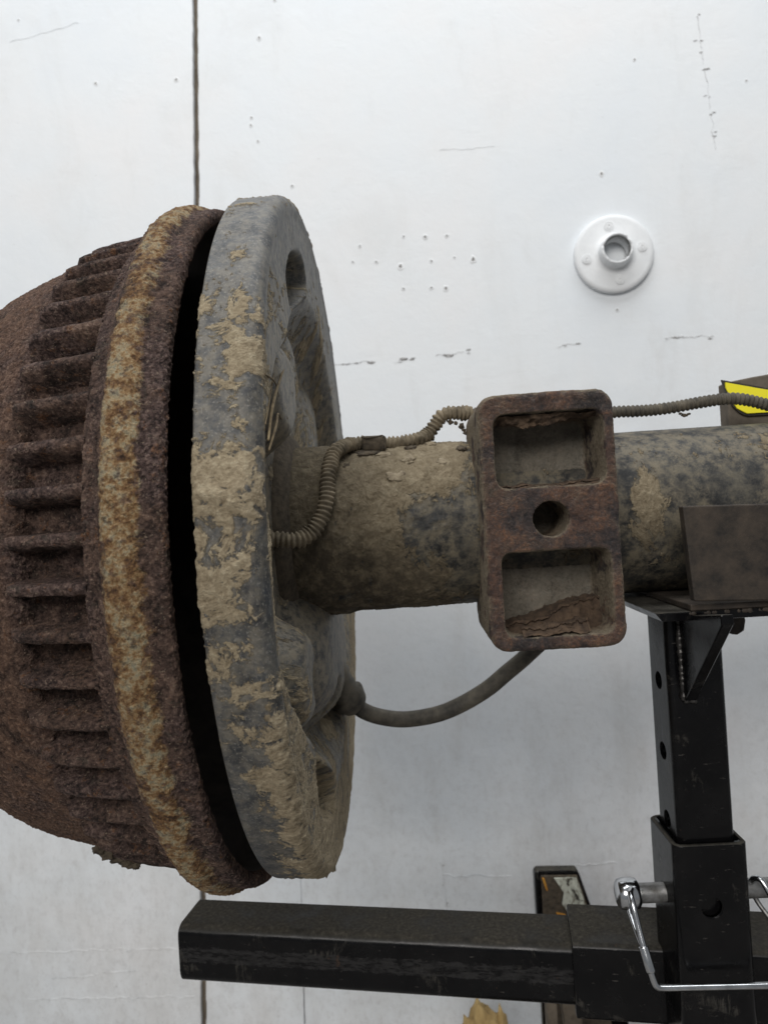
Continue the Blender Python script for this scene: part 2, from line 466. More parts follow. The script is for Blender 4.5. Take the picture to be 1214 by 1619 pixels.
def prism_bm(poly, axis, a0, a1, bevel=0.0, seg=2):
    """extrude a 2D polygon; axis 'y': poly is (x,z); axis 'x': poly is (y,z); axis 'z': poly is (x,y)"""
    bm = bmesh.new()
    def P(p, a):
        return {'y': (p[0], a, p[1]), 'x': (a, p[0], p[1]), 'z': (p[0], p[1], a)}[axis]
    v0 = [bm.verts.new(P(p, a0)) for p in poly]
    v1 = [bm.verts.new(P(p, a1)) for p in poly]
    bm.faces.new(v0); bm.faces.new(v1[::-1])
    k = len(poly)
    for i in range(k):
        bm.faces.new((v0[i], v1[i], v1[(i + 1) % k], v0[(i + 1) % k]))
    bmesh.ops.recalc_face_normals(bm, faces=bm.faces)
    if bevel:
        bmesh.ops.bevel(bm, geom=list(bm.edges), offset=bevel, segments=seg, profile=0.5, affect='EDGES')
    return bm

def rrect(w, h, r, k=5):
    pts = []
    for cx, cy, a0 in ((w / 2 - r, h / 2 - r, 0), (-w / 2 + r, h / 2 - r, 90), (-w / 2 + r, -h / 2 + r, 180), (w / 2 - r, -h / 2 + r, 270)):
        for i in range(k + 1):
            a = math.radians(a0 + 90 * i / k)
            pts.append((cx + r * math.cos(a), cy + r * math.sin(a)))
    return pts

def square_tube_me(name, w, t, L0, L1, r=0.004):
    """hollow square tube along local Z"""
    lo, li = rrect(w, w, r), rrect(w - 2 * t, w - 2 * t, max(r - t, 0.0008))
    e = 0.0006
    rings = []
    lo_s = rrect(w - 2 * e, w - 2 * e, r)
    for loop, z in ((li, L0), (lo_s, L0), (lo, L0 + e), (lo, L1 - e), (lo_s, L1), (li, L1)):
        rings.append([(p[0], p[1], z) for p in loop])
    P = np.array(rings)
    return grid_me(name, P, wrap_v=True, wrap_u=True)

def lathe(name, prof, n=48, axis='x', closed=False, flip=False):
    prof = np.array(prof, dtype=float)
    a = np.linspace(0, 2 * np.pi, n, endpoint=False)
    x = np.repeat(prof[:, :1], n, 1)
    y = prof[:, 1:] * np.cos(a)
    z = prof[:, 1:] * np.sin(a)
    if axis == 'x': P = np.stack([x, y, z], -1)
    elif axis == 'y': P = np.stack([z, x, y], -1)
    else: P = np.stack([y, z, x], -1)
    return grid_me(name, P, wrap_v=True, wrap_u=closed, flip=flip)

def catmull(pts, step):
    pts = np.array(pts, dtype=float)
    p = np.vstack([2 * pts[0] - pts[1], pts, 2 * pts[-1] - pts[-2]])
    out = []
    for i in range(1, len(p) - 2):
        t = np.linspace(0, 1, 40, endpoint=False)[:, None]
        a, b, c, d = p[i - 1], p[i], p[i + 1], p[i + 2]
        out.append(0.5 * ((2 * b) + (-a + c) * t + (2 * a - 5 * b + 4 * c - d) * t ** 2 + (-a + 3 * b - 3 * c + d) * t ** 3))
    out = np.vstack(out + [pts[-1:]])
    s = np.concatenate([[0], np.cumsum(np.linalg.norm(np.diff(out, axis=0), axis=1))])
    n = max(3, int(s[-1] / step))
    q = np.linspace(0, s[-1], n)
    return np.stack([np.interp(q, s, out[:, k]) for k in range(3)], 1), q

def hose_me(name, pts, rad, step, k=14, cap=True):
    c, s = catmull(pts, step)
    T = np.gradient(c, axis=0)
    T /= np.linalg.norm(T, axis=1)[:, None]
    N = np.zeros_like(T)
    v = np.cross(T[0], (0.1, 0.2, 1.0)); v /= np.linalg.norm(v)
    for i in range(len(T)):
        v = v - T[i] * (v @ T[i]); v /= np.linalg.norm(v)
        N[i] = v
    B = np.cross(T, N)
    a = np.linspace(0, 2 * np.pi, k, endpoint=False)
    r = rad(s) if callable(rad) else np.full(len(s), rad)
    r = np.asarray(r)
    if r.ndim == 1: r = np.repeat(r[:, None], k, 1)
    P = c[:, None] + r[..., None] * (np.cos(a)[None, :, None] * N[:, None] + np.sin(a)[None, :, None] * B[:, None])
    if cap:
        P = np.concatenate([np.repeat(c[:1, None], k, 1), P, np.repeat(c[-1:, None], k, 1)], 0)
    return grid_me(name, P, wrap_v=True, flip=True)

def vnoise(p, seed=0):
    """smooth value noise on (...,3)"""
    p = np.asarray(p, dtype=float)
    i = np.floor(p).astype(np.int64)
    f = p - i
    f = f * f * (3 - 2 * f)
    def h(a, b, c):
        n = (a * 374761393 + b * 668265263 + c * 2147483647 + seed * 974711) & 0x7fffffff
        n = (n ^ (n >> 13)) * 1274126177 & 0x7fffffff
        n = n ^ (n >> 16)
        return (n & 0xffff) / 65535.0
    r = 0
    for dx in (0, 1):
        for dy in (0, 1):
            for dz in (0, 1):
                w = (f[..., 0] if dx else 1 - f[..., 0]) * (f[..., 1] if dy else 1 - f[..., 1]) * (f[..., 2] if dz else 1 - f[..., 2])
                r = r + w * h(i[..., 0] + dx, i[..., 1] + dy, i[..., 2] + dz)
    return r
def fbm(p, seed=0, octs=4):
    p = np.asarray(p, dtype=float)
    a, s, t = 0.5, 0, 0
    for o in range(octs):
        s = s + a * vnoise(p * 2 ** o, seed + o); t += a; a *= 0.55
    return s / t

def lump_me(name, size, seed, sub=3, amp=0.45, scale=1.6, loc=(0, 0, 0)):
    bm = bmesh.new()
    bmesh.ops.create_icosphere(bm, subdivisions=sub, radius=1.0)
    co = np.array([v.co[:] for v in bm.verts])
    k = 1 + amp * 2 * (fbm(co * scale + seed * 3.7, seed, 4) - 0.5)
    for v, c, q in zip(bm.verts, co, k):
        v.co = Vector((c[0] * q * size[0] + loc[0], c[1] * q * size[1] + loc[1], c[2] * q * size[2] + loc[2]))
    return bm_me(name, bm)

def eval_mesh(o, name):
    dg = bpy.context.evaluated_depsgraph_get()
    me = bpy.data.meshes.new_from_object(o.evaluated_get(dg), depsgraph=dg)
    me.name = name
    bpy.data.objects.remove(o, do_unlink=True)
    return me

def tmp(me):
    o = bpy.data.objects.new('tmp', me)
    COL.objects.link(o)
    return o

def boolean_cut(me, cutters, voxel=None):
    base = tmp(me)
    for c in cutters:
        b = bmesh.new(); b.from_mesh(c)
        bmesh.ops.remove_doubles(b, verts=b.verts, dist=1e-6)
        bmesh.ops.recalc_face_normals(b, faces=b.faces)
        b.to_mesh(c); b.free()
    cs = [tmp(c) for c in cutters]
    for c in cs:
        md = base.modifiers.new('b', 'BOOLEAN')
        md.operation = 'DIFFERENCE'; md.object = c; md.solver = 'EXACT'
    if voxel:
        rm = base.modifiers.new('r', 'REMESH'); rm.mode = 'VOXEL'; rm.voxel_size = voxel
        sm = base.modifiers.new('s', 'SMOOTH'); sm.iterations = 2; sm.factor = 0.5
    out = eval_mesh(base, me.name)
    for c in cs:
        bpy.data.objects.remove(c, do_unlink=True)
    return out

# near-side-dense angle samples: phi = 0 faces the viewer, the seam lies at the back
def phis(n):
    t = np.linspace(-1, 1, n)
    return np.pi * (0.55 * t + 0.45 * t ** 3)

# ================================================================== setting
FLOOR_Z = -0.56
fl = link('floor', grid_me('floor', np.array([[(-1.6, -1.6, FLOOR_Z), (-1.6, 0.55, FLOOR_Z)], [(1.6, -1.6, FLOOR_Z), (1.6, 0.55, FLOOR_Z)]]), flip=False), M['floor'], smooth=False)
tag(fl, 'grey concrete floor below the stand', 'floor', kind='structure')

# white board wall, turned 3.3 degrees to the axle; boards stand with a slightly leaning joint
WA = math.radians(-3.3)
WX = Vector((math.cos(WA), math.sin(WA), 0)); WN = Vector((math.sin(WA), -math.cos(WA), 0))   # WN points to the viewer
W0 = Vector((0.0, 0.3965, 0.0))
wall = empty('wall', W0, 'white painted board wall with dark upright joint', 'wall', kind='structure')
wall.rotation_euler = (0, 0, WA)
def wl(x, z):            # wall-local coordinates from room x (measured on the wall face) and z
    return ((x - 0.0) / math.cos(WA), z)
def wpanel(x0t, x0b, x1t, x1b, name='board', rag0=0.0, rag1=0.0):
    zt, zb = 1.7, FLOOR_Z + 0.004
    def side(xb, xt, rag, seed):
        if rag == 'fade':
            zm = -0.33; return [(xb, zb), (seam2_x(zm), zm), (seam2_x(zt), zt)]
        if not rag: return [(xb, zb), (xt, zt)]
        z = np.linspace(zb, zt, 420)
        q = fbm(np.stack([z * 130, 0 * z, 0 * z], 1), seed, 4) - 0.5
        return [(xb + (xt - xb) * (a - zb) / (zt - zb) + rag * b, a) for a, b in zip(z, q)]
    bm = prism_bm(side(x0b, x0t, rag0, 3)[::-1] + side(x1b, x1t, rag1, 8), 'y', 0.0, 0.006)
    eds = [e for e in bm.edges if all(abs(v.co.y) < 1e-6 for v in e.verts)]
    eds = [e for e in eds if abs(sum(v.co.x for v in e.verts) / 2 - seam2_x(sum(v.co.z for v in e.verts) / 2)) > 0.01]
    bmesh.ops.bevel(bm, geom=eds, offset=0.0006, segments=1, profile=0.5, affect='EDGES')
    o = link(name, bm_me(name, bm), M['wall'], smooth=False)
    o.parent = wall
    return o
def seam_x(z): return -0.1875 + (z - 0.0) * 0.0546
def seam2_x(z): return -0.0842 + (z - 0.0) * 0.0352
zt, zb = 1.7, FLOOR_Z
g1 = 0.0031
wpanel(-1.5, -1.5, seam_x(zt) - g1, seam_x(zb) - g1, rag1=0.0016)
wpanel(seam_x(zt) + g1, seam_x(zb) + g1, seam2_x(zt), seam2_x(zb) - 0.0007, rag0=0.0016, rag1='fade')
wpanel(seam2_x(zt), seam2_x(zb) + 0.0007, 1.5, 1.5, rag0='fade')
bk = link('backing_board', bm_me('backing_board', box_bm(-1.5, 1.5, 0.0065, 0.02, FLOOR_Z + 0.004, 1.7)), M['wood'], smooth=False)
bk.parent = wall

holes = [(58.1, 303.7, 1.6), (81.1, 300.8, 2.6), (104.1, 299.9, 2.3), (10.3, 298, 1.6), (1.7, 281.6, 1.8), (27.1, 279.3, 2.1), (52.7, 272.1, 3.0), (86.2, 274.4, 2.0), (110.7, 276.2, 1.4), (130.6, 272.2, 3.0), (54.6, 247.3, 2.1), (84.4, 245.9, 2.1), (99.9, 243.8, 2.7), (-274.2, 508, 2.2), (-181.8, 501.4, 2.4), (-85.9, 536.2, 2.4), (-99.8, 450, 1.8), (-101.1, 441.8, 1.9), (-94.4, 423.6, 1.4), (-59.6, 370.6, 2.0), (276.2, 205.2, 2.0), (268.9, 349.3, 2.4), (-66, 575, 1.8), (420, 430, 1.6), (310, 465, 1.5), (-360, 590, 1.5)]
for i, (x, z, r) in enumerate(holes):
    lx, lz = wl(x * MM, z * MM)
    r *= MM * 0.75
    k = 14
    a = np.linspace(0, 2 * np.pi, k, endpoint=False)
    jag = 1 + 0.5 * (rng.random((1, k)) - 0.5)
    rr = np.array([0.0, 0.45, 0.75, 1.0, 1.35, 1.7])[:, None] * r * np.where(np.array([0, 0, 1, 1, 1, 1])[:, None], jag, 1)
    yy = np.array([-0.0001, -0.00012, -0.0003, -0.0005, -0.0003, 0.0004])[:, None] + np.zeros((6, k))
    P = np.stack([lx + rr * np.cos(a), yy, lz + rr * np.sin(a) * (1.3 if i % 3 == 0 else 1.0)], -1)
    me = grid_me('screw_hole', P, wrap_v=True)
    me.materials.append(M['white']); me.materials.append(M['holedark'])
    mi = np.zeros(len(me.polygons), dtype=np.int32); mi[:k * 2] = 1
    me.polygons.foreach_set('material_index', mi)
    o = link('screw_hole', me, None)
    o.parent = wall
def crack(pts, w, name='crack', mat='crack', seed=1):
    P0 = np.array([wl(x * MM, z * MM) for x, z in pts])
    L = np.linalg.norm(P0[-1] - P0[0]); n = max(8, int(L / 0.0012))
    t = np.linspace(0, len(P0) - 1, n)
    c = np.stack([np.interp(t, range(len(P0)), P0[:, k]) for k in (0, 1)], 1)
    r0 = np.random.default_rng(seed)
    d = P0[-1] - P0[0]; d /= np.linalg.norm(d); nn = np.array([-d[1], d[0]])
    js = np.convolve(r0.normal(size=n + 8), np.ones(6) / 6, 'same')[4:-4]
    ws = w * MM * np.clip(0.35 + 0.9 * fbm(np.stack([t * 9, t * 0, t * 0], 1), seed, 3) * 1.3 - 0.25, 0.12, 2)
    c = c + nn * (js * w * MM * 1.7)[:, None]
    gap = fbm(np.stack([t * 0 + np.arange(n) * 0.11, t * 0, t * 0], 1), seed + 5, 3)
    ws = ws * smoothstep(gap, 0.42, 0.56)
    rows = []
    for q, h in ((-1, 0.0003), (-0.4, -0.0002), (0.4, -0.00035), (1, 0.0003)):
        e = c + nn * (ws * q)[:, None]
        rows.append(np.stack([e[:, 0], np.full(n, h), e[:, 1]], 1))
    o = link(name, grid_me(name, np.array(rows)), M[mat])
    o.parent = wall
    if mat != 'crack': return
    for q in range(int(2 + L * 60)):
        i = int(r0.integers(0, n))
        sz = w * MM * (0.5 + 1.0 * r0.random())
        me = lump_me('paint_flake', (sz * 1.8, 0.0003, sz * 0.7), 200 + seed * 17 + q, 2, 1.1, 2.2, (c[i, 0] + r0.normal() * 0.002, -0.0001, c[i, 1] + r0.normal() * 0.0012))
        f = link('paint_flake', me, M['crack'] if q % 2 else M['holedark'])
        f.parent = wall
crack([(-28, 171.4), (-10, 171.8), (6.6, 173)], 1.1, seed=1)
crack([(6.6, 173.5), (12, 171), (18, 170.3)], 2.2, seed=2)
crack([(40, 171), (50, 171)], 2.2, seed=3)
crack([(52, 172.5), (62, 171.5)], 1.0, seed=4)
crack([(84, 172.9), (100, 173.2), (114, 175.6)], 1.6, seed=5)
crack([(116, 175), (121, 172)], 1.3, seed=6)
crack([(212, 171), (222, 173.6), (234, 174.8)], 1.0, seed=7)
crack([(322, 169.8), (345, 171), (372, 170.6)], 1.2, seed=8)
for j, (xa, za, xb, zb_) in enumerate([(376.3, 505, 379.2, 452), (379.6, 448, 382.5, 405), (382.7, 400, 384.9, 362)]):
    crack([(xa, za), (xb, zb_)], 0.9, seed=20 + j)
crack([(102, 392), (160, 390)], 0.8, mat='wall', seed=30)
crack([(-372, 566), (-290, 578)], 0.8, mat='wall', seed=31)
for j, (xa, xb, z) in enumerate([(-455, -300, -466), (-305, -215, -464), (-340, -290, -490), (-390, -340, -495), (-420, -225, -519)]):
    crack([(xa, z), (xb, z + 3)], 1.0, mat='wall', seed=40 + j)
crack([(58, -385), (130, -388)], 1.0, mat='wall', seed=50)
crack([(57, -372), (60, -420)], 0.9, seed=51)
crack([(180, -378), (240, -376)], 1.2, mat='wall', seed=52)

# white floor flange screwed on the wall
def on_wall(x, z, out=0.0):
    return Vector((x, W0.y + math.tan(WA) * x, z)) + WN * out
pf = empty('pipe_flange', on_wall(0.2752, 0.2625), 'round white painted pipe flange screwed to the white board wall', 'flange')
pf.rotation_euler = (0, 0, WA)
def pf_part(name, me, mat, parent=pf):
    o = link(name, me, mat); o.parent = parent; o.location = (0, 0, 0); return o
prof = [(0.0005, 0.0), (0.0005, 0.0400), (-0.001, 0.0405), (-0.0055, 0.0405), (-0.0068, 0.0395), (-0.0072, 0.036), (-0.0078, 0.022), (-0.0085, 0.0185), (-0.010, 0.0170)]
pf_part('base_disc', lathe('base_disc', prof, 72, 'y', flip=False), M['white'])
pr = [(-0.008, 0.0172), (-0.016, 0.0165), (-0.0215, 0.0158), (-0.0228, 0.0152), (-0.0228, 0.0140), (-0.0215, 0.0134), (-0.012, 0.0130), (-0.002, 0.0128)]
cn = 72
pa = np.array(pr); aa = np.linspace(0, 2 * np.pi, cn, endpoint=False)
nick = np.where((np.abs(aa - 0.9) < 0.12) | (np.abs(aa - 5.0) < 0.10) | (np.abs(aa - 2.2) < 0.09), 0.0022, 0.0) + 0.0006 * rng.random(cn)
Pc = np.zeros((len(pr), cn, 3))
for i, (yy, r) in enumerate(pr):
    d = nick if yy < -0.02 else 0 * nick
    Pc[i] = np.stack([r * np.sin(aa), yy + d, r * np.cos(aa)], 1)
pf_part('collar', grid_me('collar', Pc, wrap_v=True), M['white'])
inner = lathe('threaded_bore', [(-0.0205, 0.01335)] + [(-0.020 + 0.001 * i, 0.0131 + (0.0003 if i % 2 else -0.0002)) for i in range(20)] + [(0.0, 0.0129), (0.0002, 0.0)], 48, 'y', flip=True)
pf_part('threaded_bore', inner, M['rawpipe'])
for a in (8, 98, 188, 278):
    a = math.radians(a)
    cx, cz = 0.0285 * math.cos(a), 0.0285 * math.sin(a)
    s = lathe('screw', [(-0.0070, 0.0052), (-0.0082, 0.0050), (-0.0086, 0.0044), (-0.0074, 0.0036), (-0.0082, 0.0028), (-0.0088, 0.0016), (-0.0076, 0.0009), (-0.0074, 0.0)], 20, 'y')
    o = pf_part('screw', s, M['white']); o.location = (cx, 0, cz)

# ================================================================== axle
axle = empty('trailer_axle', (0, 0, 0), 'mud caked round trailer axle tube with grey brake backing plate and rusty spring bracket', 'axle')

# --- tube
RT = 0.0405
xs = np.concatenate([np.linspace(-0.024, 0.16, 300), np.linspace(0.161, 0.30, 160), np.linspace(0.302, 0.80, 120)])
ph = phis(420)
X, PH = np.meshgrid(xs, ph, indexing='ij')
den = fbm(np.stack([X * 60, np.cos(PH) * 2.4, np.sin(PH) * 2.4], -1), 3, 4)
rr = RT + 0.0004 * (den - 0.5)
left = 1 - smoothstep(X, 0.050, 0.092)
lump = fbm(np.stack([X * 190, np.cos(PH) * 7.5, np.sin(PH) * 7.5], -1), 9, 4)
topness = np.sin(PH)
rr = rr + left * (0.0002 + 0.0026 * np.clip(lump - 0.45, 0, 1)) * (0.35 + 0.65 * smoothstep(topness, -0.6, 0.5))
# step of the forging near the plate
rr = rr + 0.0015 * (1 - smoothstep(X, 0.008, 0.016))
P = np.stack([X, -rr * np.cos(PH), rr * np.sin(PH)], -1)
pilot = (np.hypot(P[..., 0] - 0.1027, P[..., 2] - 0.0005) < 0.0086) & (P[..., 1] < 0)
P[pilot, 1] += 0.045          # pilot hole behind the bracket's bore
tube = grid_me('axle_tube', P)
mud = 0.44 + 0.20 * left - 0.05 * (1 - left)
mud = mud + 0.10 * left * smoothstep(topness, 0.1, 0.6) - 0.06 * left * (1 - smoothstep(topness, -0.75, -0.3))
mud -= 0.34 * np.exp(-((X - 0.050) / 0.012) ** 2 - ((PH + 0.05) / 0.45) ** 2)          # bare scraped streaks
mud -= 0.20 * np.exp(-((X - 0.066) / 0.007) ** 2 - ((PH + 0.1) / 0.7) ** 2)
mud += 0.20 * np.exp(-((X - 0.152) / 0.008) ** 2 - ((PH - 0.05) / 0.5) ** 2)
mud += 0.28 * np.exp(-((X - 0.214) / 0.012) ** 2 - ((PH - 0.45) / 0.5) ** 2)
mud -= 0.15 * np.exp(-((X - 0.200) / 0.018) ** 2 - ((PH - 0.25) / 0.25) ** 2)
add_f(tube, 'mud', mud)
grime_shade = np.clip(smoothstep(-topness, -0.15, 0.55) * 0.75 + (1 - smoothstep(X, 0.0, 0.050)) * 0.65, 0, 1)  # underside shade painted into the mud colour, plus dark wet dirt by the plate
add_f(tube, 'grime_shade', grime_shade)
add_v(tube, 'pc', np.stack([X, PH * RT, 0 * X], -1))
link('axle_tube', tube, M['tube'], axle)

# --- backing plate (dished pressing with a turned lip)
RP = 0.158
def plate_height(y, z):
    R = np.hypot(y, z)
    x = -0.0195 + 0.0035 * smoothstep(R, 0.055, 0.09) + 0.0155 * smoothstep((R - np.interp(np.degrees(np.arctan2(z, -y)), [-180, -60, -42, -28, -16, 14, 26, 40, 60, 180], [0.117, 0.117, 0.121, 0.134, 0.148, 0.149, 0.136, 0.121, 0.117, 0.117])), -0.019, 0.0)
    def dome(cy, cz, ry, rz, h, ang=0.0, p=2.0, edge=0.6):
        c, s = math.cos(ang), math.sin(ang)
        u = ((y - cy) * c + (z - cz) * s) / ry
        v = (-(y - cy) * s + (z - cz) * c) / rz
        q = np.clip(1 - (np.abs(u) ** p + np.abs(v) ** p), 0, 1)
        return h * smoothstep(q, 0, edge)
    def raise_to(d, h):
        return np.maximum(x, -0.0178 + h * d)
    x = raise_to(dome(-0.068, 0.060, 0.038, 0.029, 1.0, 0.2, 2.0, 0.8), 0.0135)       # round boss
    x = raise_to(dome(-0.025, 0.078, 0.026, 0.026, 1.0, 0.5, 2.0, 0.8), 0.009)
    x = raise_to(dome(0.014, -0.064, 0.080, 0.042, 1.0, -0.12, 2.5, 0.9), 0.0195)     # kidney shaped bulge that carries the cable
    x = raise_to(dome(-0.074, -0.058, 0.030, 0.028, 1.0, 0.0, 2.0, 0.8), 0.0165)      # curled boss
    x = x - dome(-0.056, -0.064, 0.014, 0.012, 0.008, 0.0, 2.0, 0.9)
    x = x - dome(-0.012, -0.088, 0.030, 0.010, 0.007, 0.3, 2.0, 0.9)
    x = x - dome(-0.050, 0.112, 0.034, 0.0135, 0.012, 0.42, 2.4, 0.5)                 # inspection slot, top
    x = x - dome(-0.058, -0.110, 0.034, 0.0130, 0.010, -0.50, 2.4, 0.5)               # inspection slot, bottom
    x = raise_to(dome(0.060, 0.050, 0.042, 0.046, 1.0, 0.0, 2.0, 0.9), 0.007)
    x = x + 0.0012 * (fbm(np.stack([y * 55, z * 55, 0 * y], -1), 21, 3) - 0.5)
    return x
lipw, cr = 0.0195, 0.0050
prof_s, px, prr = [], [], []
for t in np.linspace(0, 1, 6, endpoint=False):      # folded back edge
    px.append(-lipw - 0.0004 * math.sin(t * math.pi / 2)); prr.append(RP - 0.0035 + 0.0032 * t)
for t in np.linspace(0, 1, 40, endpoint=False):
    px.append(-lipw + t * (lipw - cr)); prr.append(RP - 0.0003 + 0.0003 * t)
for t in np.linspace(0, 1, 14, endpoint=False):
    a = t * math.pi / 2
    px.append(-cr + cr * math.sin(a)); prr.append(RP - cr + cr * math.cos(a))
nl = len(px)
for r in np.concatenate([np.linspace(RP - cr, 0.100, 80, endpoint=False), np.linspace(0.100, 0.036, 60)]):
    px.append(0.0); prr.append(r)
px, prr = np.array(px), np.array(prr)
ph = phis(1250)
S = np.concatenate([[0], np.cumsum(np.hypot(np.diff(px), np.diff(prr)))])
Rg, PH = np.meshgrid(prr, ph, indexing='ij')
Xg = np.repeat(px[:, None], len(ph), 1)
wob = 0.0006 * (fbm(np.stack([np.cos(PH) * 3, np.sin(PH) * 3, 0 * PH], -1), 5, 3) - 0.5)
Yg, Zg = -(Rg + wob) * np.cos(PH), (Rg + wob) * np.sin(PH)
face = np.arange(len(px)) >= nl
hf = plate_height(Yg[face], Zg[face])
wt = smoothstep(RP - cr - Rg[face], 0.0, 0.004)
Xg[face] = hf * wt
deg = np.degrees(PH)
s_mm = np.repeat(S[:, None], len(ph), 1) * 1000
is_lip = (~face)[:, None] & np.ones_like(PH, dtype=bool)
lip_mud = np.interp(deg, [-70, -50, -38, -28, -20, -13, -4, 8, 14, 22, 30, 36, 48, 70], [0.52, 0.47, 0.44, 0.47, 0.485, 0.50, 0.535, 0.60, 0.42, 0.495, 0.475, 0.42, 0.40, 0.47])
lip_mud = lip_mud + 0.10 * np.exp(-((s_mm - 15) / 5) ** 2) * np.exp(-((deg - 22) / 12) ** 2)
lip_mud = lip_mud + 0.13 * smoothstep(s_mm, 12, 22) * smoothstep(-deg, 12, 24) - 0.06 * (1 - smoothstep(s_mm, 6, 12)) * smoothstep(-deg, 12, 20)
lip_mud = lip_mud - 0.16 * smoothstep(s_mm, 17, 24) * np.exp(-((deg + 5) / 10) ** 2)
face_mud = 0.475 + 0.10 * smoothstep(-deg, 15, 35) * smoothstep(Rg, 0.10, 0.15) - 0.12 * smoothstep(deg, 35, 60) * smoothstep(Rg, 0.11, 0.15)
face_mud = face_mud - 0.10 * np.exp(-((Yg + 0.068) / 0.03) ** 2 - ((Zg - 0.05) / 0.045) ** 2) - 0.14 * np.exp(-((Yg + 0.01) / 0.07) ** 2 - ((Zg + 0.062) / 0.03) ** 2)
mud = np.where(is_lip, lip_mud, face_mud)
ledge = np.exp(-((deg - 6.0) / 2.4) ** 2) * smoothstep(s_mm, 2, 6) * (1 - smoothstep(s_mm, 17, 24)) * (0.5 + fbm(np.stack([s_mm * 0.25, deg * 0.5, 0 * deg], -1), 8, 3))
ledge2 = smoothstep(-deg, -7.5, -5.0) * (1 - smoothstep(-deg, 2, 12)) * smoothstep(s_mm, 3, 7) * (1 - smoothstep(s_mm, 19, 25))
off = np.where(is_lip, 0.0016 * ledge + 0.0010 * ledge2, 0)
Yg = Yg - off * np.cos(PH); Zg = Zg + off * np.sin(PH)
pl = grid_me('backing_plate', np.stack([Xg, Yg, Zg], -1))
add_f(pl, 'mud', mud)
add_f(pl, 'dust', np.where(is_lip, 0.05, 0.25 + 0.70 * (1 - smoothstep(Zg, 0.05, 0.12)) * (1 - 0.5 * smoothstep(Rg, 0.140, 0.150)) * (0.55 + 0.45 * smoothstep(Zg, -0.12, 0.0))))
add_v(pl, 'pc', np.stack([s_mm * MM, PH * RP * np.clip(Rg / RP, 0.55, 1), 0 * PH], -1))
plate = link('backing_plate', pl, M['plate'], axle)
plate['label'] = 'grey round backing plate splashed with dried tan mud'
# back of the plate (inside the drum)
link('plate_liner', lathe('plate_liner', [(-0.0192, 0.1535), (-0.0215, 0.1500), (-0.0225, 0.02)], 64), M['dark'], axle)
link('weld_collar', lathe('weld_collar', [(-0.022, 0.052), (-0.0165, 0.0515), (-0.013, 0.048), (-0.0115, 0.044), (-0.010, 0.040)], 64), M['darkmud'], axle)

# cable nozzle on the plate
noz = hose_me('cable_nozzle', np.array([(-9, 34, -80), (-4, 36, -86), (0, 38, -93), (4, 40, -98.5), (7, 41.5, -102)]) * MM,
              lambda s: np.interp(s / s[-1], [0, 0.25, 0.3, 0.62, 0.66, 0.72, 0.95, 1], [0.0115, 0.0110, 0.0092, 0.0088, 0.0105, 0.0105, 0.0080, 0.0066]), 0.0006, 22)
nz = link('cable_nozzle', noz, M['cable'], axle)

# --- spring bracket, a cast box with two pockets and a bore
bb = prism_bm([(x * MM, z * MM) for x, z in [(74.2, -55.2), (131.6, -55.2), (131.6, 54.6), (74.2, 54.6)]], 'y', -0.061, -0.006)
vert = [e for e in bb.edges if abs(e.verts[0].co.x - e.verts[1].co.x) < 1e-6 and abs(e.verts[0].co.z - e.verts[1].co.z) < 1e-6]
bmesh.ops.bevel(bb, geom=vert, offset=0.0075, segments=6, profile=0.5, affect='EDGES')
fr = [e for e in bb.edges if all(v.co.y < -0.0609 for v in e.verts)]
bmesh.ops.bevel(bb, geom=fr, offset=0.0022, segments=3, profile=0.5, affect='EDGES')
base = bm_me('spring_bracket', bb)
def pocket(x0, x1, z0, z1):
    b = bmesh.new()
    for (y, e) in ((-0.070, 0.0010), (-0.0340, -0.0018)):
        pts = rrect((x1 - x0) + 2 * e, (z1 - z0) + 2 * e, 0.0045, 4)
        ring = [b.verts.new(((x0 + x1) / 2 + p[0], y, (z0 + z1) / 2 + p[1])) for p in pts]
        if y < -0.05: r0 = ring
    r1 = ring
    k = len(r0)
    b.faces.new(r0); b.faces.new(r1[::-1])
    for i in range(k):
        b.faces.new((r0[i], r1[i], r1[(i + 1) % k], r0[(i + 1) % k]))
    return bm_me('cut', b)
cyl = lathe('cut', [(-0.08, 0.0), (-0.08, 0.0077), (-0.030, 0.0077), (-0.030, 0.0)], 32, 'y', flip=False)
cyl.transform(Matrix.Translation((0.1027, 0, 0.0005)))
brk = boolean_cut(base, [pocket(0.0808, 0.1268, 0.0145, 0.0458), pocket(0.0808, 0.1264, -0.0490, -0.0130), cyl], 0.0008)
sb = link('spring_bracket', brk, M['bracket'], axle)
sb['label'] = 'rusty cast bracket with two square pockets and round bore'
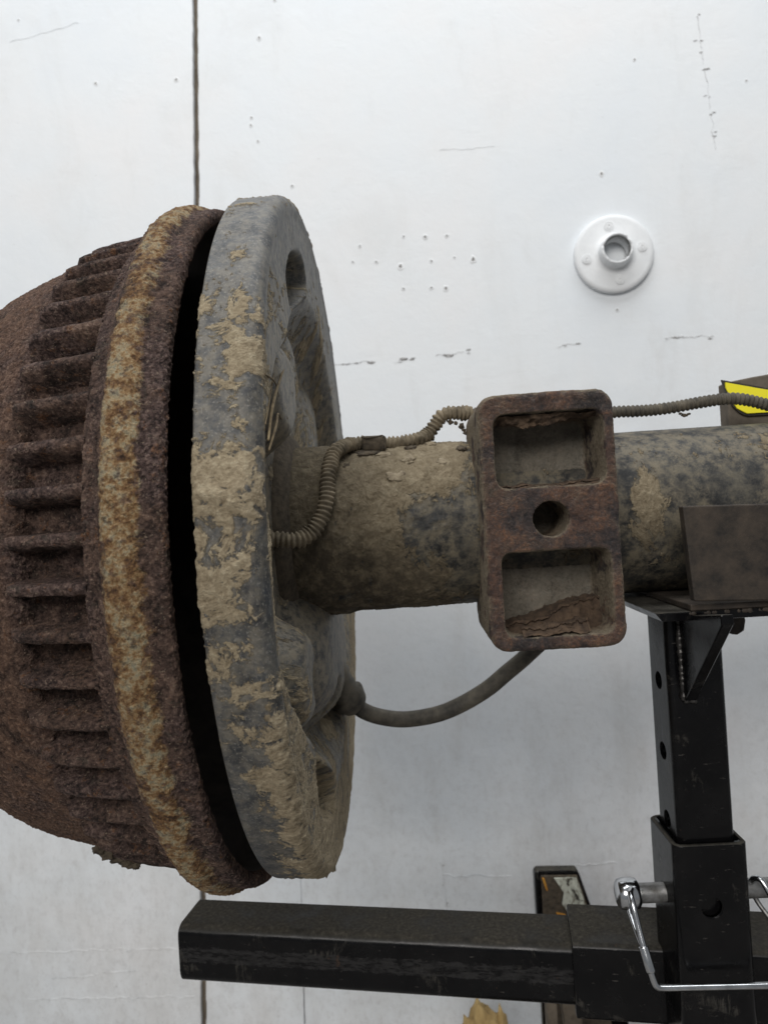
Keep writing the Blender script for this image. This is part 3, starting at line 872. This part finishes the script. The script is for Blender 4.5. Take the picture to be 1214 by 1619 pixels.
# crust of flaking rust lying in the lower pocket
def ledge(name, pts, dep, th, seed, parent, floor):
    P0 = np.array(pts) * MM
    n = 70
    t = np.linspace(0, len(P0) - 1, n)
    c = np.stack([np.interp(t, range(len(P0)), P0[:, k]) for k in range(3)], 1)
    c[:, 2] += 0.0016 * (fbm(np.stack([t * 6, t * 0, t * 0], 1), seed, 4) - 0.5)
    c[:, 1] += 0.0022 * (fbm(np.stack([t * 8, t * 0 + 4, t * 0], 1), seed, 4) - 0.5)
    thk = th * (0.4 + fbm(np.stack([t * 5, t * 0 + 9, t * 0], 1), seed, 3))
    key = []
    for dy, dz, fz in ((dep, 0.6, None), (dep * 0.3, 0.9, None), (0.0005, 0.7, None), (-0.0004, -0.1, None), (0.0006, -1.0, None), (-0.0020, 0, 0.45), (-0.0045, 0, 1.0)):
        q = c.copy(); q[:, 1] += dy; q[:, 2] += dz * thk
        if fz is not None:
            q[:, 2] = (1 - fz) * q[:, 2] + fz * floor * MM
            q[:, 1] = np.maximum(q[:, 1], -0.0600)
        key.append(q)
    key = np.array(key)
    kk = np.linspace(0, len(key) - 1, 40)
    i0 = np.minimum(kk.astype(int), len(key) - 2); fr_ = (kk - i0)[:, None, None]
    G = key[i0] * (1 - fr_) + key[i0 + 1] * fr_
    nz_ = fbm(G * 420, seed, 4) - 0.5
    nz2 = fbm(G * 150 + 7, seed + 1, 3) - 0.5
    G[..., 1] += 0.0030 * nz_ + 0.0040 * nz2
    G[..., 2] += 0.0030 * nz2 + 0.0018 * nz_
    return link(name, grid_me(name, G), M['crustdirt'], parent)
M['crustdirt'] = mat_simple('flaking_rust_dirt', (0.026, 0.017, 0.012), (0.125, 0.082, 0.052), 190, 0.95, 0.0014, detail=9)
ledge('rust_flake', [(79.5, -47, -46.5), (88, -48, -45.2), (100, -49, -42.0), (108, -48, -39.0), (116, -46, -37.0), (128.5, -42, -36.0)], 0.020, 0.0010, 3, sb, -48.0)
ledge('rust_flake', [(88, -56, -46.8), (97, -57, -45.8), (104, -57.0, -45.2), (112, -56, -44.2), (117, -54.5, -44.5)], 0.006, 0.0007, 5, sb, -48.5)
ledge('rust_flake', [(81.5, -57, 14.7), (92, -57.5, 15.2), (102, -57, 14.4), (112, -57, 15.3), (125.5, -56, 16)], 0.030, 0.0007, 7, sb, 13.9)
ledge('rust_flake', [(81.5, -54, 43.0), (92, -54, 42.0), (103, -54, 42.0), (112, -54, 43.2), (125.5, -54, 44.0)], 0.006, 0.0009, 8, sb, 45.3)

# metal cable clip, muddy
cb = box_bm(0.0222, 0.0336, -0.0190, -0.008, 0.0375, 0.0452, 0.0012, 2)
bmesh.ops.subdivide_edges(cb, edges=list(cb.edges), cuts=2, use_grid_fill=True)
for v in cb.verts:
    v.co += Vector(rng.normal(size=3)) * 0.00025
cm = bm_me('cable_clip', cb)
link('cable_clip', cm, M['darkmud'], axle)
# loose flakes of clay on the tube
for i, (x, p, sx, sy, sz) in enumerate([(24, 62, 6, 3, 1.0), (33, 58, 4, 2.5, 0.9), (56, 72, 3, 2, 1.2), (70, 60, 2.5, 2, 0.9), (15, 70, 4, 3, 1.2), (44, 50, 3, 3, 1.0), (46, 66, 3, 2, 1.2), (60, 45, 2.5, 2.5, 0.8), (38, 35, 4, 3, 0.9), (12, 48, 4, 2, 1.0)]):
    a = math.radians(p)
    me = lump_me('clay_flake', (sx * MM, sy * MM, sz * MM), 30 + i, 3, 0.95, 2.6)
    r = RT + 0.0012
    me.transform(Matrix.Translation((x * MM, -r * math.cos(a), r * math.sin(a))) @ Matrix.Rotation(math.pi / 2 - a, 4, 'X'))
    link('clay_flake', me, M['mud'] if i % 3 else M['darkmud'], axle)
# clay hanging off the plate's lower rim
for i, (x, y, z, s) in enumerate([(-8, -20, -163, 4.0), (-4, -24, -160.5, 3.0)]):
    me = lump_me('clay_flake', (s * 0.5 * MM, s * 0.5 * MM, s * 1.1 * MM), 60 + i, 2, 0.7)
    me.transform(Matrix.Translation((x * MM, y * MM, z * MM)))
    link('clay_flake', me, M['mud'], axle)

# ================================================================== brake drum (sits loose, 3.5 mm low on the spindle)
DZ = -0.0035
drum = empty('brake_drum', (-0.029, 0, DZ), 'rusted finned brake drum hanging on the axle end', 'brake drum')
def revolve(name, prof, nphi, per_mm, band=None):
    prof = np.array(prof) * MM
    d = np.concatenate([[0], np.cumsum(np.hypot(*np.diff(prof, axis=0).T))])
    n = int(d[-1] * 1000 * per_mm)
    q = np.linspace(0, d[-1], n)
    x, r = np.interp(q, d, prof[:, 0]), np.interp(q, d, prof[:, 1])
    k = np.array([0.25, 0.5, 0.25])
    for _ in range(2):
        x[1:-1] = np.convolve(x, k, 'same')[1:-1]; r[1:-1] = np.convolve(r, k, 'same')[1:-1]
    ph = phis(nphi)
    Xg, PH = np.meshgrid(x, ph, indexing='ij')
    Rg = np.repeat(r[:, None], nphi, 1)
    w = fbm(np.stack([Xg * 45, np.cos(PH) * 6, np.sin(PH) * 6], -1), 14, 4) - 0.5
    Rg = Rg + 0.0007 * w
    me = grid_me(name, np.stack([Xg + 0.029, -Rg * np.cos(PH), Rg * np.sin(PH)], -1), flip=True)
    add_f(me, 'band', np.zeros_like(Xg) if band is None else band(Xg, PH))
    return me
rim_prof = [(-31.5, 151.5), (-29.4, 152.5), (-29.0, 155.0), (-29.6, 157.0), (-31.2, 157.6), (-34.8, 157.3), (-36.6, 157.6), (-37.6, 158.4), (-39.2, 159.5), (-41.5, 159.8), (-44.5, 159.6), (-46.5, 159.0), (-48.2, 157.2), (-49.6, 154.4), (-51.2, 152.0), (-53.6, 150.6), (-56.0, 150.0), (-57.0, 149.4), (-57.6, 147.5), (-57.8, 138.0)]
def rim_band(X, PH):
    b = np.exp(-(np.abs(X + 0.0420) / 0.0078) ** 2.4)
    dg = np.degrees(PH)
    return b * np.interp(dg, [-80, -50, -30, 0, 15, 30, 60, 80], [0.70, 0.71, 0.71, 0.77, 0.75, 0.66, 0.69, 0.69]) + (1 - b) * 0.34
def rel(o):
    o.location = (0, 0, 0); return o
rel(link('rim', revolve('rim', rim_prof, 1300, 1.6, rim_band), M['drum'], drum))
body_prof = [(-57.2, 137.5), (-57.4, 139.2), (-62, 138.5), (-79.0, 135.4), (-80.4, 136.4), (-81.6, 138.8), (-83.2, 140.6), (-86, 141.0), (-90, 140.2), (-97, 138.2), (-105, 135.9), (-113, 133.3), (-120, 130.4), (-127, 126.6), (-134, 121.6), (-141, 115), (-147, 107), (-151, 98), (-152.5, 88), (-152, 70), (-150, 62), (-150, 20)]
body_me = revolve('drum_body', body_prof, 1100, 1.4, lambda X, PH: 0.12 + 0 * X)
co = np.zeros(len(body_me.vertices) * 3, dtype=np.float32)
body_me.vertices.foreach_get('co', co); co = co.reshape(-1, 3)
co[:, 2] -= 0.07 * np.clip(-(co[:, 0] - 0.029) - 0.085, 0, 0.045)       # the cast nose runs out a little low
add_f(body_me, 'warm', smoothstep(-(co[:, 0] - 0.029), 0.081, 0.090))
body_me.vertices.foreach_set('co', co.reshape(-1))
rel(link('drum_body', body_me, M['drum'], drum))
in_prof = [(-31.6, 151.6), (-46, 151.6), (-48, 133), (-56, 132), (-100, 130), (-118, 120), (-130, 100), (-132, 20)]
ip = np.array(in_prof) * MM
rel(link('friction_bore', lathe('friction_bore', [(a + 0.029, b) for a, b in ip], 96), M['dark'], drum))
# cooling fins, one mesh shared by all
NF = 61
nx, nc = 14, 9
t = np.linspace(0, 1, nx)
fx = -56.6 + t * (-85.6 + 56.6)
top = np.interp(fx, [-85.6, -84.2, -82, -78, -56], [142.0, 144.4, 145.8, 147.0, 150.2])
lowr = np.interp(fx, [-82, -56], [133.5, 137.5])
P = np.zeros((nx, nc, 3))
for i in range(nx):
    for j, (w, h) in enumerate([(-4.0, 0.0), (-2.8, 0.25), (-2.25, 0.72), (-1.5, 0.94), (0, 1.0), (1.5, 0.94), (2.25, 0.72), (2.8, 0.25), (4.0, 0.0)]):
        r = lowr[i] + h * (top[i] - lowr[i])
        P[i, j] = (fx[i] + 29.0, -r, w)
P *= MM
fin_me = grid_me('fin', P, flip=True)
fin_me.materials.append(M['fin'])
fin_me.polygons.foreach_set('use_smooth', np.ones(len(fin_me.polygons), dtype=bool))
for k in range(NF):
    o = bpy.data.objects.new('fin', fin_me)
    COL.objects.link(o)
    o.parent = drum
    o.rotation_euler = (2 * math.pi * (k + 0.42) / NF, 0, 0)
# dirt crumbs stuck under the drum
for i, (x, y, z, s) in enumerate([(-112, -34, -142.0, 4), (-107, -34, -144.5, 5), (-103, -32, -147.5, 5), (-99, -33, -149.5, 4), (-96, -33, -151.0, 3), (-116, -30, -140, 3)]):
    me = lump_me('dirt_crumb', (s * 0.8 * MM, s * 0.6 * MM, s * 0.55 * MM), 80 + i, 3, 1.0, 3.2)
    me.transform(Matrix.Translation(((x + 29) * MM, y * MM, z * MM - DZ)))
    rel(link('dirt_crumb', me, M['darkmud'], drum))

# ================================================================== hoses
def corr(pitch, r0, r1, seed, lumps):
    def f(s):
        w = 0.5 + 0.5 * np.cos(2 * np.pi * s / pitch)
        r = r0 + (r1 - r0) * w ** 0.6
        a = np.linspace(0, 2 * np.pi, 16, endpoint=False)
        nz_ = fbm(np.stack([s[:, None] * 260 + 0 * a, np.cos(a) * 1.5 + 0 * s[:, None], np.sin(a) * 1.5 + 0 * s[:, None]], -1), seed, 3)
        return r[:, None] + lumps * np.clip(nz_ - 0.48, 0, 1)
    return f
c1 = np.array([(-24, -56, -1.5), (-16, -55, -1.5), (-8, -53.5, -2.0), (-1.5, -50.5, 0.0), (3.2, -48.5, 5.8), (6.2, -46.0, 14.9), (7.2, -41.0, 25.8), (8.8, -34.0, 34.4), (11.7, -28.0, 38.9), (15.4, -18, 41.6), (22.6, -13.5, 42.2), (36.8, -12, 41.6), (47.9, -11, 42.6), (54.8, -7, 45.2), (59.0, -6, 50.4), (62.5, -6, 54.4), (68.5, -6, 55.4), (77.4, -3, 55.1)]) * MM
cd = empty('corrugated_conduit', (0, 0, 0), 'muddy corrugated wire conduit looping over the axle between plate and bracket', 'conduit')
link('ribbed_sleeve', hose_me('ribbed_sleeve', c1, corr(0.0022, 0.0024, 0.0036, 4, 0.0030), 0.00035, 16), M['conduit_mud'], cd)
c2 = np.array([(77.4, -3, 55.1), (100, 0, 53.0), (125, -2, 50.6), (148.2, -6, 50.6), (163, -6, 50.3), (176.4, -6, 50.9), (192.2, -6, 52.7), (204.7, -6, 53.5), (213.9, -6, 52.2), (224.3, -6, 49.0), (240, -4, 45.0), (300, 0, 44.0), (420, 2, 44.0), (600, 3, 44.5)]) * MM
c2e = empty('corrugated_conduit', (0.2, 0, 0), 'cleaner dark corrugated conduit running right from the bracket above the axle', 'conduit')
link('ribbed_sleeve', hose_me('ribbed_sleeve', c2, corr(0.00225, 0.0022, 0.0031, 6, 0.0004), 0.00035, 16), M['conduit'], c2e)

for i, (x, z, sz) in enumerate([(66.5, 51.0, 1.3), (69.5, 50.3, 1.1), (72.0, 48.6, 1.4), (73.0, 46.6, 1.0), (74.0, 45.0, 1.3)]):
    link('dirt_crumb', lump_me('dirt_crumb', (sz * MM, sz * 0.8 * MM, sz * 0.9 * MM), 120 + i, 2, 1.0, 3.0, (x * MM, -0.006, z * MM)), M['darkmud'], cd)
for i, (x, z, sz) in enumerate([(181, 47.6, 1.0), (183.0, 46.6, 1.5), (185.0, 47.2, 0.9)]):
    link('dirt_crumb', lump_me('dirt_crumb', (sz * MM, sz * 0.8 * MM, sz * 0.6 * MM), 130 + i, 2, 1.0, 3.0, (x * MM, -0.006, z * MM)), M['darkmud'], c2e)
bc = np.array([(5.5, 41, -100.5), (10.0, 43, -105.5), (19, 45, -110), (33.5, 46, -112.7), (51.9, 46, -110.8), (66.8, 46, -105.7), (81.8, 46, -97.8), (93.3, 46, -89.3), (106.6, 46, -79.1), (123.8, 47, -63.7), (140, 50, -40), (160, 52, -20)]) * MM
cab = link('brake_cable', hose_me('brake_cable', bc, 0.0046, 0.0015, 18), M['cable'])
tag(cab, 'smooth dark brake cable curving below the axle from the backing plate', 'cable')

# straw caught on the plate
def blade(pts, w):
    c, s = catmull(np.array(pts) * MM, 0.001)
    r = w * MM * np.interp(s / s[-1], [0, 0.2, 0.8, 1], [0.6, 1, 0.8, 0.25])
    return hose_me('blade', np.array(pts) * MM, lambda q: np.interp(q, s, r), 0.001, 6)
st = empty('dry_straw', (-0.008, -0.11, 0.02), 'thin dry straws caught between plate rim and boss', 'straw')
for pts, w in (([(2, -152, 31), (0, -130, 45), (-4, -85, 64), (-6.5, -45, 82)], 0.6), ([(2, -152, 28), (1, -132, 38), (-3, -104, 46), (-6, -78, 47)], 0.5), ([(1, -146, 52), (-2, -112, 56), (-5, -88, 55)], 0.35), ([(1, -150, 36), (-2, -118, 54), (-4, -100, 62)], 0.32)):
    link('blade', blade(pts, w), M['straw'], st)

# ================================================================== stand
stand = empty('axle_stand', (0.167, -0.0285, FLOOR_Z), 'black square tube stand holding up the axle with a long side bar', 'stand')
def sp(name, me, mat, smooth=False, parent=None):
    o = link(name, me, mat, stand, smooth)
    if parent is not None:
        o.parent = parent; o.location = (0, 0, 0)
    return o
def bev(me_obj, w=0.001):
    md = me_obj.modifiers.new('edge', 'BEVEL'); md.width = w; md.segments = 2; md.limit_method = 'ANGLE'
PC = (0.1670, -0.0285)
post = square_tube_me('post', 0.0256, 0.0026, -0.20, -0.0465, 0.0035)
post.transform(Matrix.Translation((PC[0], PC[1], 0)))
cut = []
for z in (-0.0785, -0.1115, -0.1435, -0.176):
    c = lathe('cut', [(0.12, 0.0), (0.12, 0.0042), (0.21, 0.0042), (0.21, 0.0)], 24, 'x', flip=True)
    c.transform(Matrix.Translation((0, PC[1], z)))
    cut.append(c)
o = sp('post', boolean_cut(post, cut), M['black'])
sleeve = square_tube_me('post_sleeve', 0.0330, 0.0030, FLOOR_Z + 0.008, -0.1485, 0.0042)
sleeve.transform(Matrix.Translation((PC[0], PC[1], 0)))
c = lathe('cut', [(-0.06, 0.0), (-0.06, 0.0048), (-0.038, 0.0048), (-0.038, 0.0)], 28, 'y')
c.transform(Matrix.Translation((0.1658, 0, -0.1765)))
cx_ = lathe('cut', [(0.12, 0.0), (0.12, 0.0047), (0.21, 0.0047), (0.21, 0.0)], 24, 'x', flip=True)
cx_.transform(Matrix.Translation((0, PC[1], -0.1775)))
o = sp('post_sleeve', boolean_cut(sleeve, [c, cx_]), M['black'])
# foot
sp('base_plate', bm_me('base_plate', box_bm(0.02, 0.31, -0.15, 0.10, FLOOR_Z, FLOOR_Z + 0.008, 0.001)), M['black'])
# top of the post: flat seat, saddle plate in front of the tube, gusset and tab
sp('seat_plate', bm_me('seat_plate', prism_bm([(0.1445, -0.0425), (0.1475, -0.0465), (0.199, -0.0465), (0.203, -0.0425)], 'y', -0.058, 0.02, 0.0006)), M['black'])
sad = prism_bm([(0.1563, 0.0025), (0.262, -0.001), (0.262, -0.0420), (0.1587, -0.0375)], 'y', -0.0640, -0.0590, 0.0007)
sp('saddle_plate', bm_me('saddle_plate', sad), M['rustplate'])
sp('saddle_floor', bm_me('saddle_floor', box_bm(0.1590, 0.262, -0.0588, 0.03, -0.0423, -0.0395, 0.0005)), M['rustplate'])
sp('gusset', bm_me('gusset', prism_bm([(-0.0413, -0.0468), (-0.0850, -0.0400), (-0.0850, -0.0440), (-0.0440, -0.0845), (-0.0413, -0.0845)], 'x', 0.1600, 0.1650, 0.0006)), M['black'])
tb = prism_bm([(x * MM, z * MM) for x, z in [(196, -46.8), (207, -46.8), (208.5, -58), (207.5, -63), (204, -65), (201, -64.5), (196, -56)]], 'y', -0.002, 0.004, 0.0006)
sp('side_tab', bm_me('side_tab', tb), M['rustplate'])
# weld beads
def bead(name, a, b, r, seed):
    a, b = np.array(a) * MM, np.array(b) * MM
    L = np.linalg.norm(b - a)
    return hose_me(name, [a, (a + b) / 2, b], lambda s: r * MM * (0.72 + 0.22 * np.abs(np.sin(np.pi * s / 0.0024 + 6 * fbm(np.stack([s * 160, 0 * s + 3, 0 * s], 1), seed, 2))) + 0.9 * (fbm(np.stack([s * 420, 0 * s, 0 * s], 1), seed, 3) - 0.5)), 0.0003, 10)
sp('weld_bead', bead('weld_bead', (159.8, -42.0, -47), (160.2, -42.0, -84.5), 1.5, 2), M['weld'], True)
sp('weld_bead', bead('weld_bead', (160.2, -42.0, -84.8), (165.5, -42.0, -85.2), 1.5, 3), M['weld'], True)
sp('weld_bead', bead('weld_bead', (158, -57, -43.5), (196, -57, -43.5), 1.3, 4), M['rustplate'], True)
sp('weld_bead', bead('weld_bead', (154.3, -41.8, -47.0), (180, -41.8, -47.0), 1.2, 5), M['weld'], True)

# horizontal sleeve and bar, turned 8.8 degrees
YA = math.radians(-8.8)
def bar_me(name, w, t, x0, x1, r):
    me = square_tube_me(name, w, t, x0, x1, r)
    me.transform(Matrix.Rotation(math.radians(90), 4, 'Y'))       # local Z -> X
    me.transform(Matrix.Rotation(YA, 4, 'Z'))
    me.transform(Matrix.Translation((0.109 + 0.0155 * math.sin(-YA), -0.012 + 0.0155 * math.cos(YA), -0.2272)))
    return me
sp('cross_bar', bar_me('cross_bar', 0.0312, 0.0026, -0.209, 0.05, 0.0055), M['bar'], True)
sp('cross_sleeve', bar_me('cross_sleeve', 0.0375, 0.0028, 0.0005, 0.22, 0.0030), M['black'], True)
for o in stand.children:
    if o.name.startswith(('cross_', 'post')):
        o.data.polygons.foreach_set('use_smooth', np.ones(len(o.data.polygons), dtype=bool))
        md = o.modifiers.new('wn', 'WEIGHTED_NORMAL'); md.keep_sharp = False

# ================================================================== locking pin with wire bail
pin = empty('hitch_pin', (0.167, -0.0285, -0.1775), 'bright zinc locking pin with wire bail through the black sleeve', 'pin')
link('shaft', lathe('shaft', [(0.131, 0.0), (0.131, 0.0043), (0.2035, 0.0043), (0.2055, 0.003), (0.2055, 0.0)], 28).copy(), M['dullzinc'], pin).location = (0 - 0.167, 0, 0)
hd = lathe('head', [(0.1285, 0.0), (0.1287, 0.0052), (0.1297, 0.0064), (0.1325, 0.0070), (0.1360, 0.0070), (0.1378, 0.0066), (0.1388, 0.0052), (0.1392, 0.0043)], 28)
link('head', hd, M['zinc'], pin).location = (-0.167, 0, 0)
P0 = Vector((0.167, -0.0285, -0.1775))
wpts = np.array([(133.8, -34.0, -172.5), (132.6, -36.8, -172.8), (132.4, -40.5, -176.0), (133.0, -44.0, -183.5), (134.0, -48, -192), (135.2, -50.4, -199), (136.3, -51.2, -203.6), (137.2, -51.5, -205.3), (139.6, -51.6, -206.0), (150, -51.7, -206.2), (175, -51.8, -206.6), (198, -51.5, -207.0), (202.5, -51, -206.6), (204.2, -50, -204.5), (202.5, -47, -197), (198.0, -42, -184), (194.0, -37.5, -174), (192.2, -35.0, -170.4), (190.4, -33, -170.6), (189.6, -31, -173)])
wb = link('wire_bail', hose_me('wire_bail', wpts * MM, 0.0014, 0.0005, 12), M['zinc'], pin)
w2 = np.array([(133.5, -26, -173.0), (132.6, -24, -175.5), (132.6, -28, -180), (133.4, -38, -188.0), (134.2, -47.5, -193.5)])
o = link('wire_end', hose_me('wire_end', w2 * MM, 0.0011, 0.0006, 10), M['zinc'], wb); o.location = (0, 0, 0)
w3 = np.array([(190.5, -28, -177), (193, -30, -184), (198.5, -37, -193), (202.5, -46, -200)])
o = link('wire_end', hose_me('wire_end', w3 * MM, 0.0011, 0.0006, 10), M['dullzinc'], wb); o.location = (0, 0, 0)
w4 = np.array([(133.75, -47.0, -190.5), (134.6, -49.4, -195.5), (135.4, -50.6, -199.5)])
o = link('ferrule', hose_me('ferrule', w4 * MM, 0.0021, 0.0006, 14), M['zinc'], wb); o.location = (0, 0, 0)

# ================================================================== things behind
bx = empty('storage_box', (0.245, 0.024, 0.0385), 'dusty brown fibre box with a yellow label resting on the axle', 'box')
bb = prism_bm([(0.2160, 0.0350), (0.330, 0.0350), (0.330, 0.0710), (0.2395, 0.0685), (0.2300, 0.0675), (0.2160, 0.0655)], 'y', 0.0185, 0.029, 0.0008)
sb_ = link('body', bm_me('body', bb), M['brownbox'], bx, False)
def label_poly(inset):
    x0, x1 = 0.2126, 0.300
    xl = x0 + inset * 1.3; xr = x1 - inset
    top = [(x, np.interp(x, [x0, 0.2363, x1], [0.0667, 0.0607, 0.050]) - inset) for x in np.linspace(xl, xr, 12)]
    lo = []
    for x in np.linspace(xr, xl, 34):
        lo.append((x, np.interp(x, [x0, 0.2150, 0.2188, 0.2242, 0.2354, x1], [0.0667, 0.0582, 0.0502, 0.0468, 0.0467, 0.0455]) + inset))
    return top + lo
for nm, ins, y0, y1, mt in (('label_border', 0.0, 0.0168, 0.0180, 'blackprint'), ('label', 0.0012, 0.0158, 0.0167, 'yellow')):
    bm = bmesh.new()
    poly = label_poly(ins)
    va = [bm.verts.new((x, y0, z)) for x, z in poly]; vb = [bm.verts.new((x, y1, z)) for x, z in poly]
    k = len(poly)
    bm.faces.new(va); bm.faces.new(vb[::-1])
    for i in range(k):
        bm.faces.new((va[i], vb[i], vb[(i + 1) % k], va[(i + 1) % k]))
    bmesh.ops.triangulate(bm, faces=[f for f in bm.faces if len(f.verts) > 4])
    o = link(nm, bm_me(nm, bm), M[mt], bx, False)
    if nm == 'label': o['label'] = 'yellow label with dark outline'

# chipped steel angle leaning behind the bar
wo = empty('steel_bracket', (0.16, 0.27, FLOOR_Z), 'dark upright metal bracket with chipped white face behind the bar', 'bracket')
poly = [(0.1325, FLOOR_Z), (0.235, FLOOR_Z), (0.1830, -0.352), (0.1725, -0.3155), (0.1700, -0.3125), (0.1360, -0.3115), (0.1335, -0.3145)]
link('frame', bm_me('frame', prism_bm(poly, 'y', 0.252, 0.262, 0.0018)), M['black'], wo, False)
poly = [(0.1375, FLOOR_Z + 0.01), (0.205, FLOOR_Z + 0.01), (0.1795, -0.352), (0.1700, -0.3165), (0.1390, -0.3155)]
link('inner_plate', bm_me('inner_plate', prism_bm(poly, 'y', 0.2500, 0.2518)), M['darkmud'], wo, False)
poly = [(0.1500, -0.3172), (0.1692, -0.3175), (0.1785, -0.3520), (0.1600, -0.3470), (0.1555, -0.3400), (0.1575, -0.3300)]
link('chipped_face', bm_me('chipped_face', prism_bm(poly, 'y', 0.2488, 0.2499)), M['wornface'], wo, False)
for poly in ([(0.1395, -0.3165), (0.1415, -0.3170), (0.1440, -0.3270), (0.1425, -0.3275)], [(0.1500, -0.3470), (0.1575, -0.3490), (0.1585, -0.3600), (0.1520, -0.3620)]):
    link('orange_patch', bm_me('orange_patch', prism_bm(poly, 'y', 0.2484, 0.2499)), M['orange'], wo, False)

# tan foam lumps and offcuts on the floor by the wall
o = link('foam_chunk', lump_me('foam_chunk', (0.022, 0.030, 0.066), 5, 4, 0.55, 1.9), M['foam']); o.location = (0.0785, 0.28, -0.513)
tag(o, 'large torn tan foam chunk on the floor below the bar', 'foam')
o = link('foam_chunk', lump_me('foam_chunk', (0.010, 0.012, 0.060), 6, 3, 0.6, 1.9), M['foam']); o.location = (0.1010, 0.28, -0.517)
tag(o, 'small pointed tan foam scrap beside the larger chunk', 'foam')
for i, (x0, x1, y, lean, lab) in enumerate([(0.129, 0.137, 0.200, 0.0, 'narrow dark wood offcut standing beside the black cross sleeve'), (0.138, 0.152, 0.205, 0.012, 'wider grey wood offcut leaning beside the narrow dark one')]):
    bm = prism_bm([(x0 + lean * 1.5, FLOOR_Z), (x1 + lean * 1.5, FLOOR_Z), (x1, -0.345), (x0, -0.35)], 'y', y, y + 0.012, 0.0008)
    o = link('wood_offcut', bm_me('wood_offcut', bm), M['wood'], None, False)
    tag(o, lab, 'wood')
o = link('red_case', bm_me('red_case', prism_bm([(0.235, FLOOR_Z), (0.36, FLOOR_Z), (0.36, -0.325), (0.25, -0.3305), (0.240, -0.336)], 'y', 0.10, 0.20, 0.003)), M['red'], None, False)
tag(o, 'faded red case on the floor behind the stand', 'case')
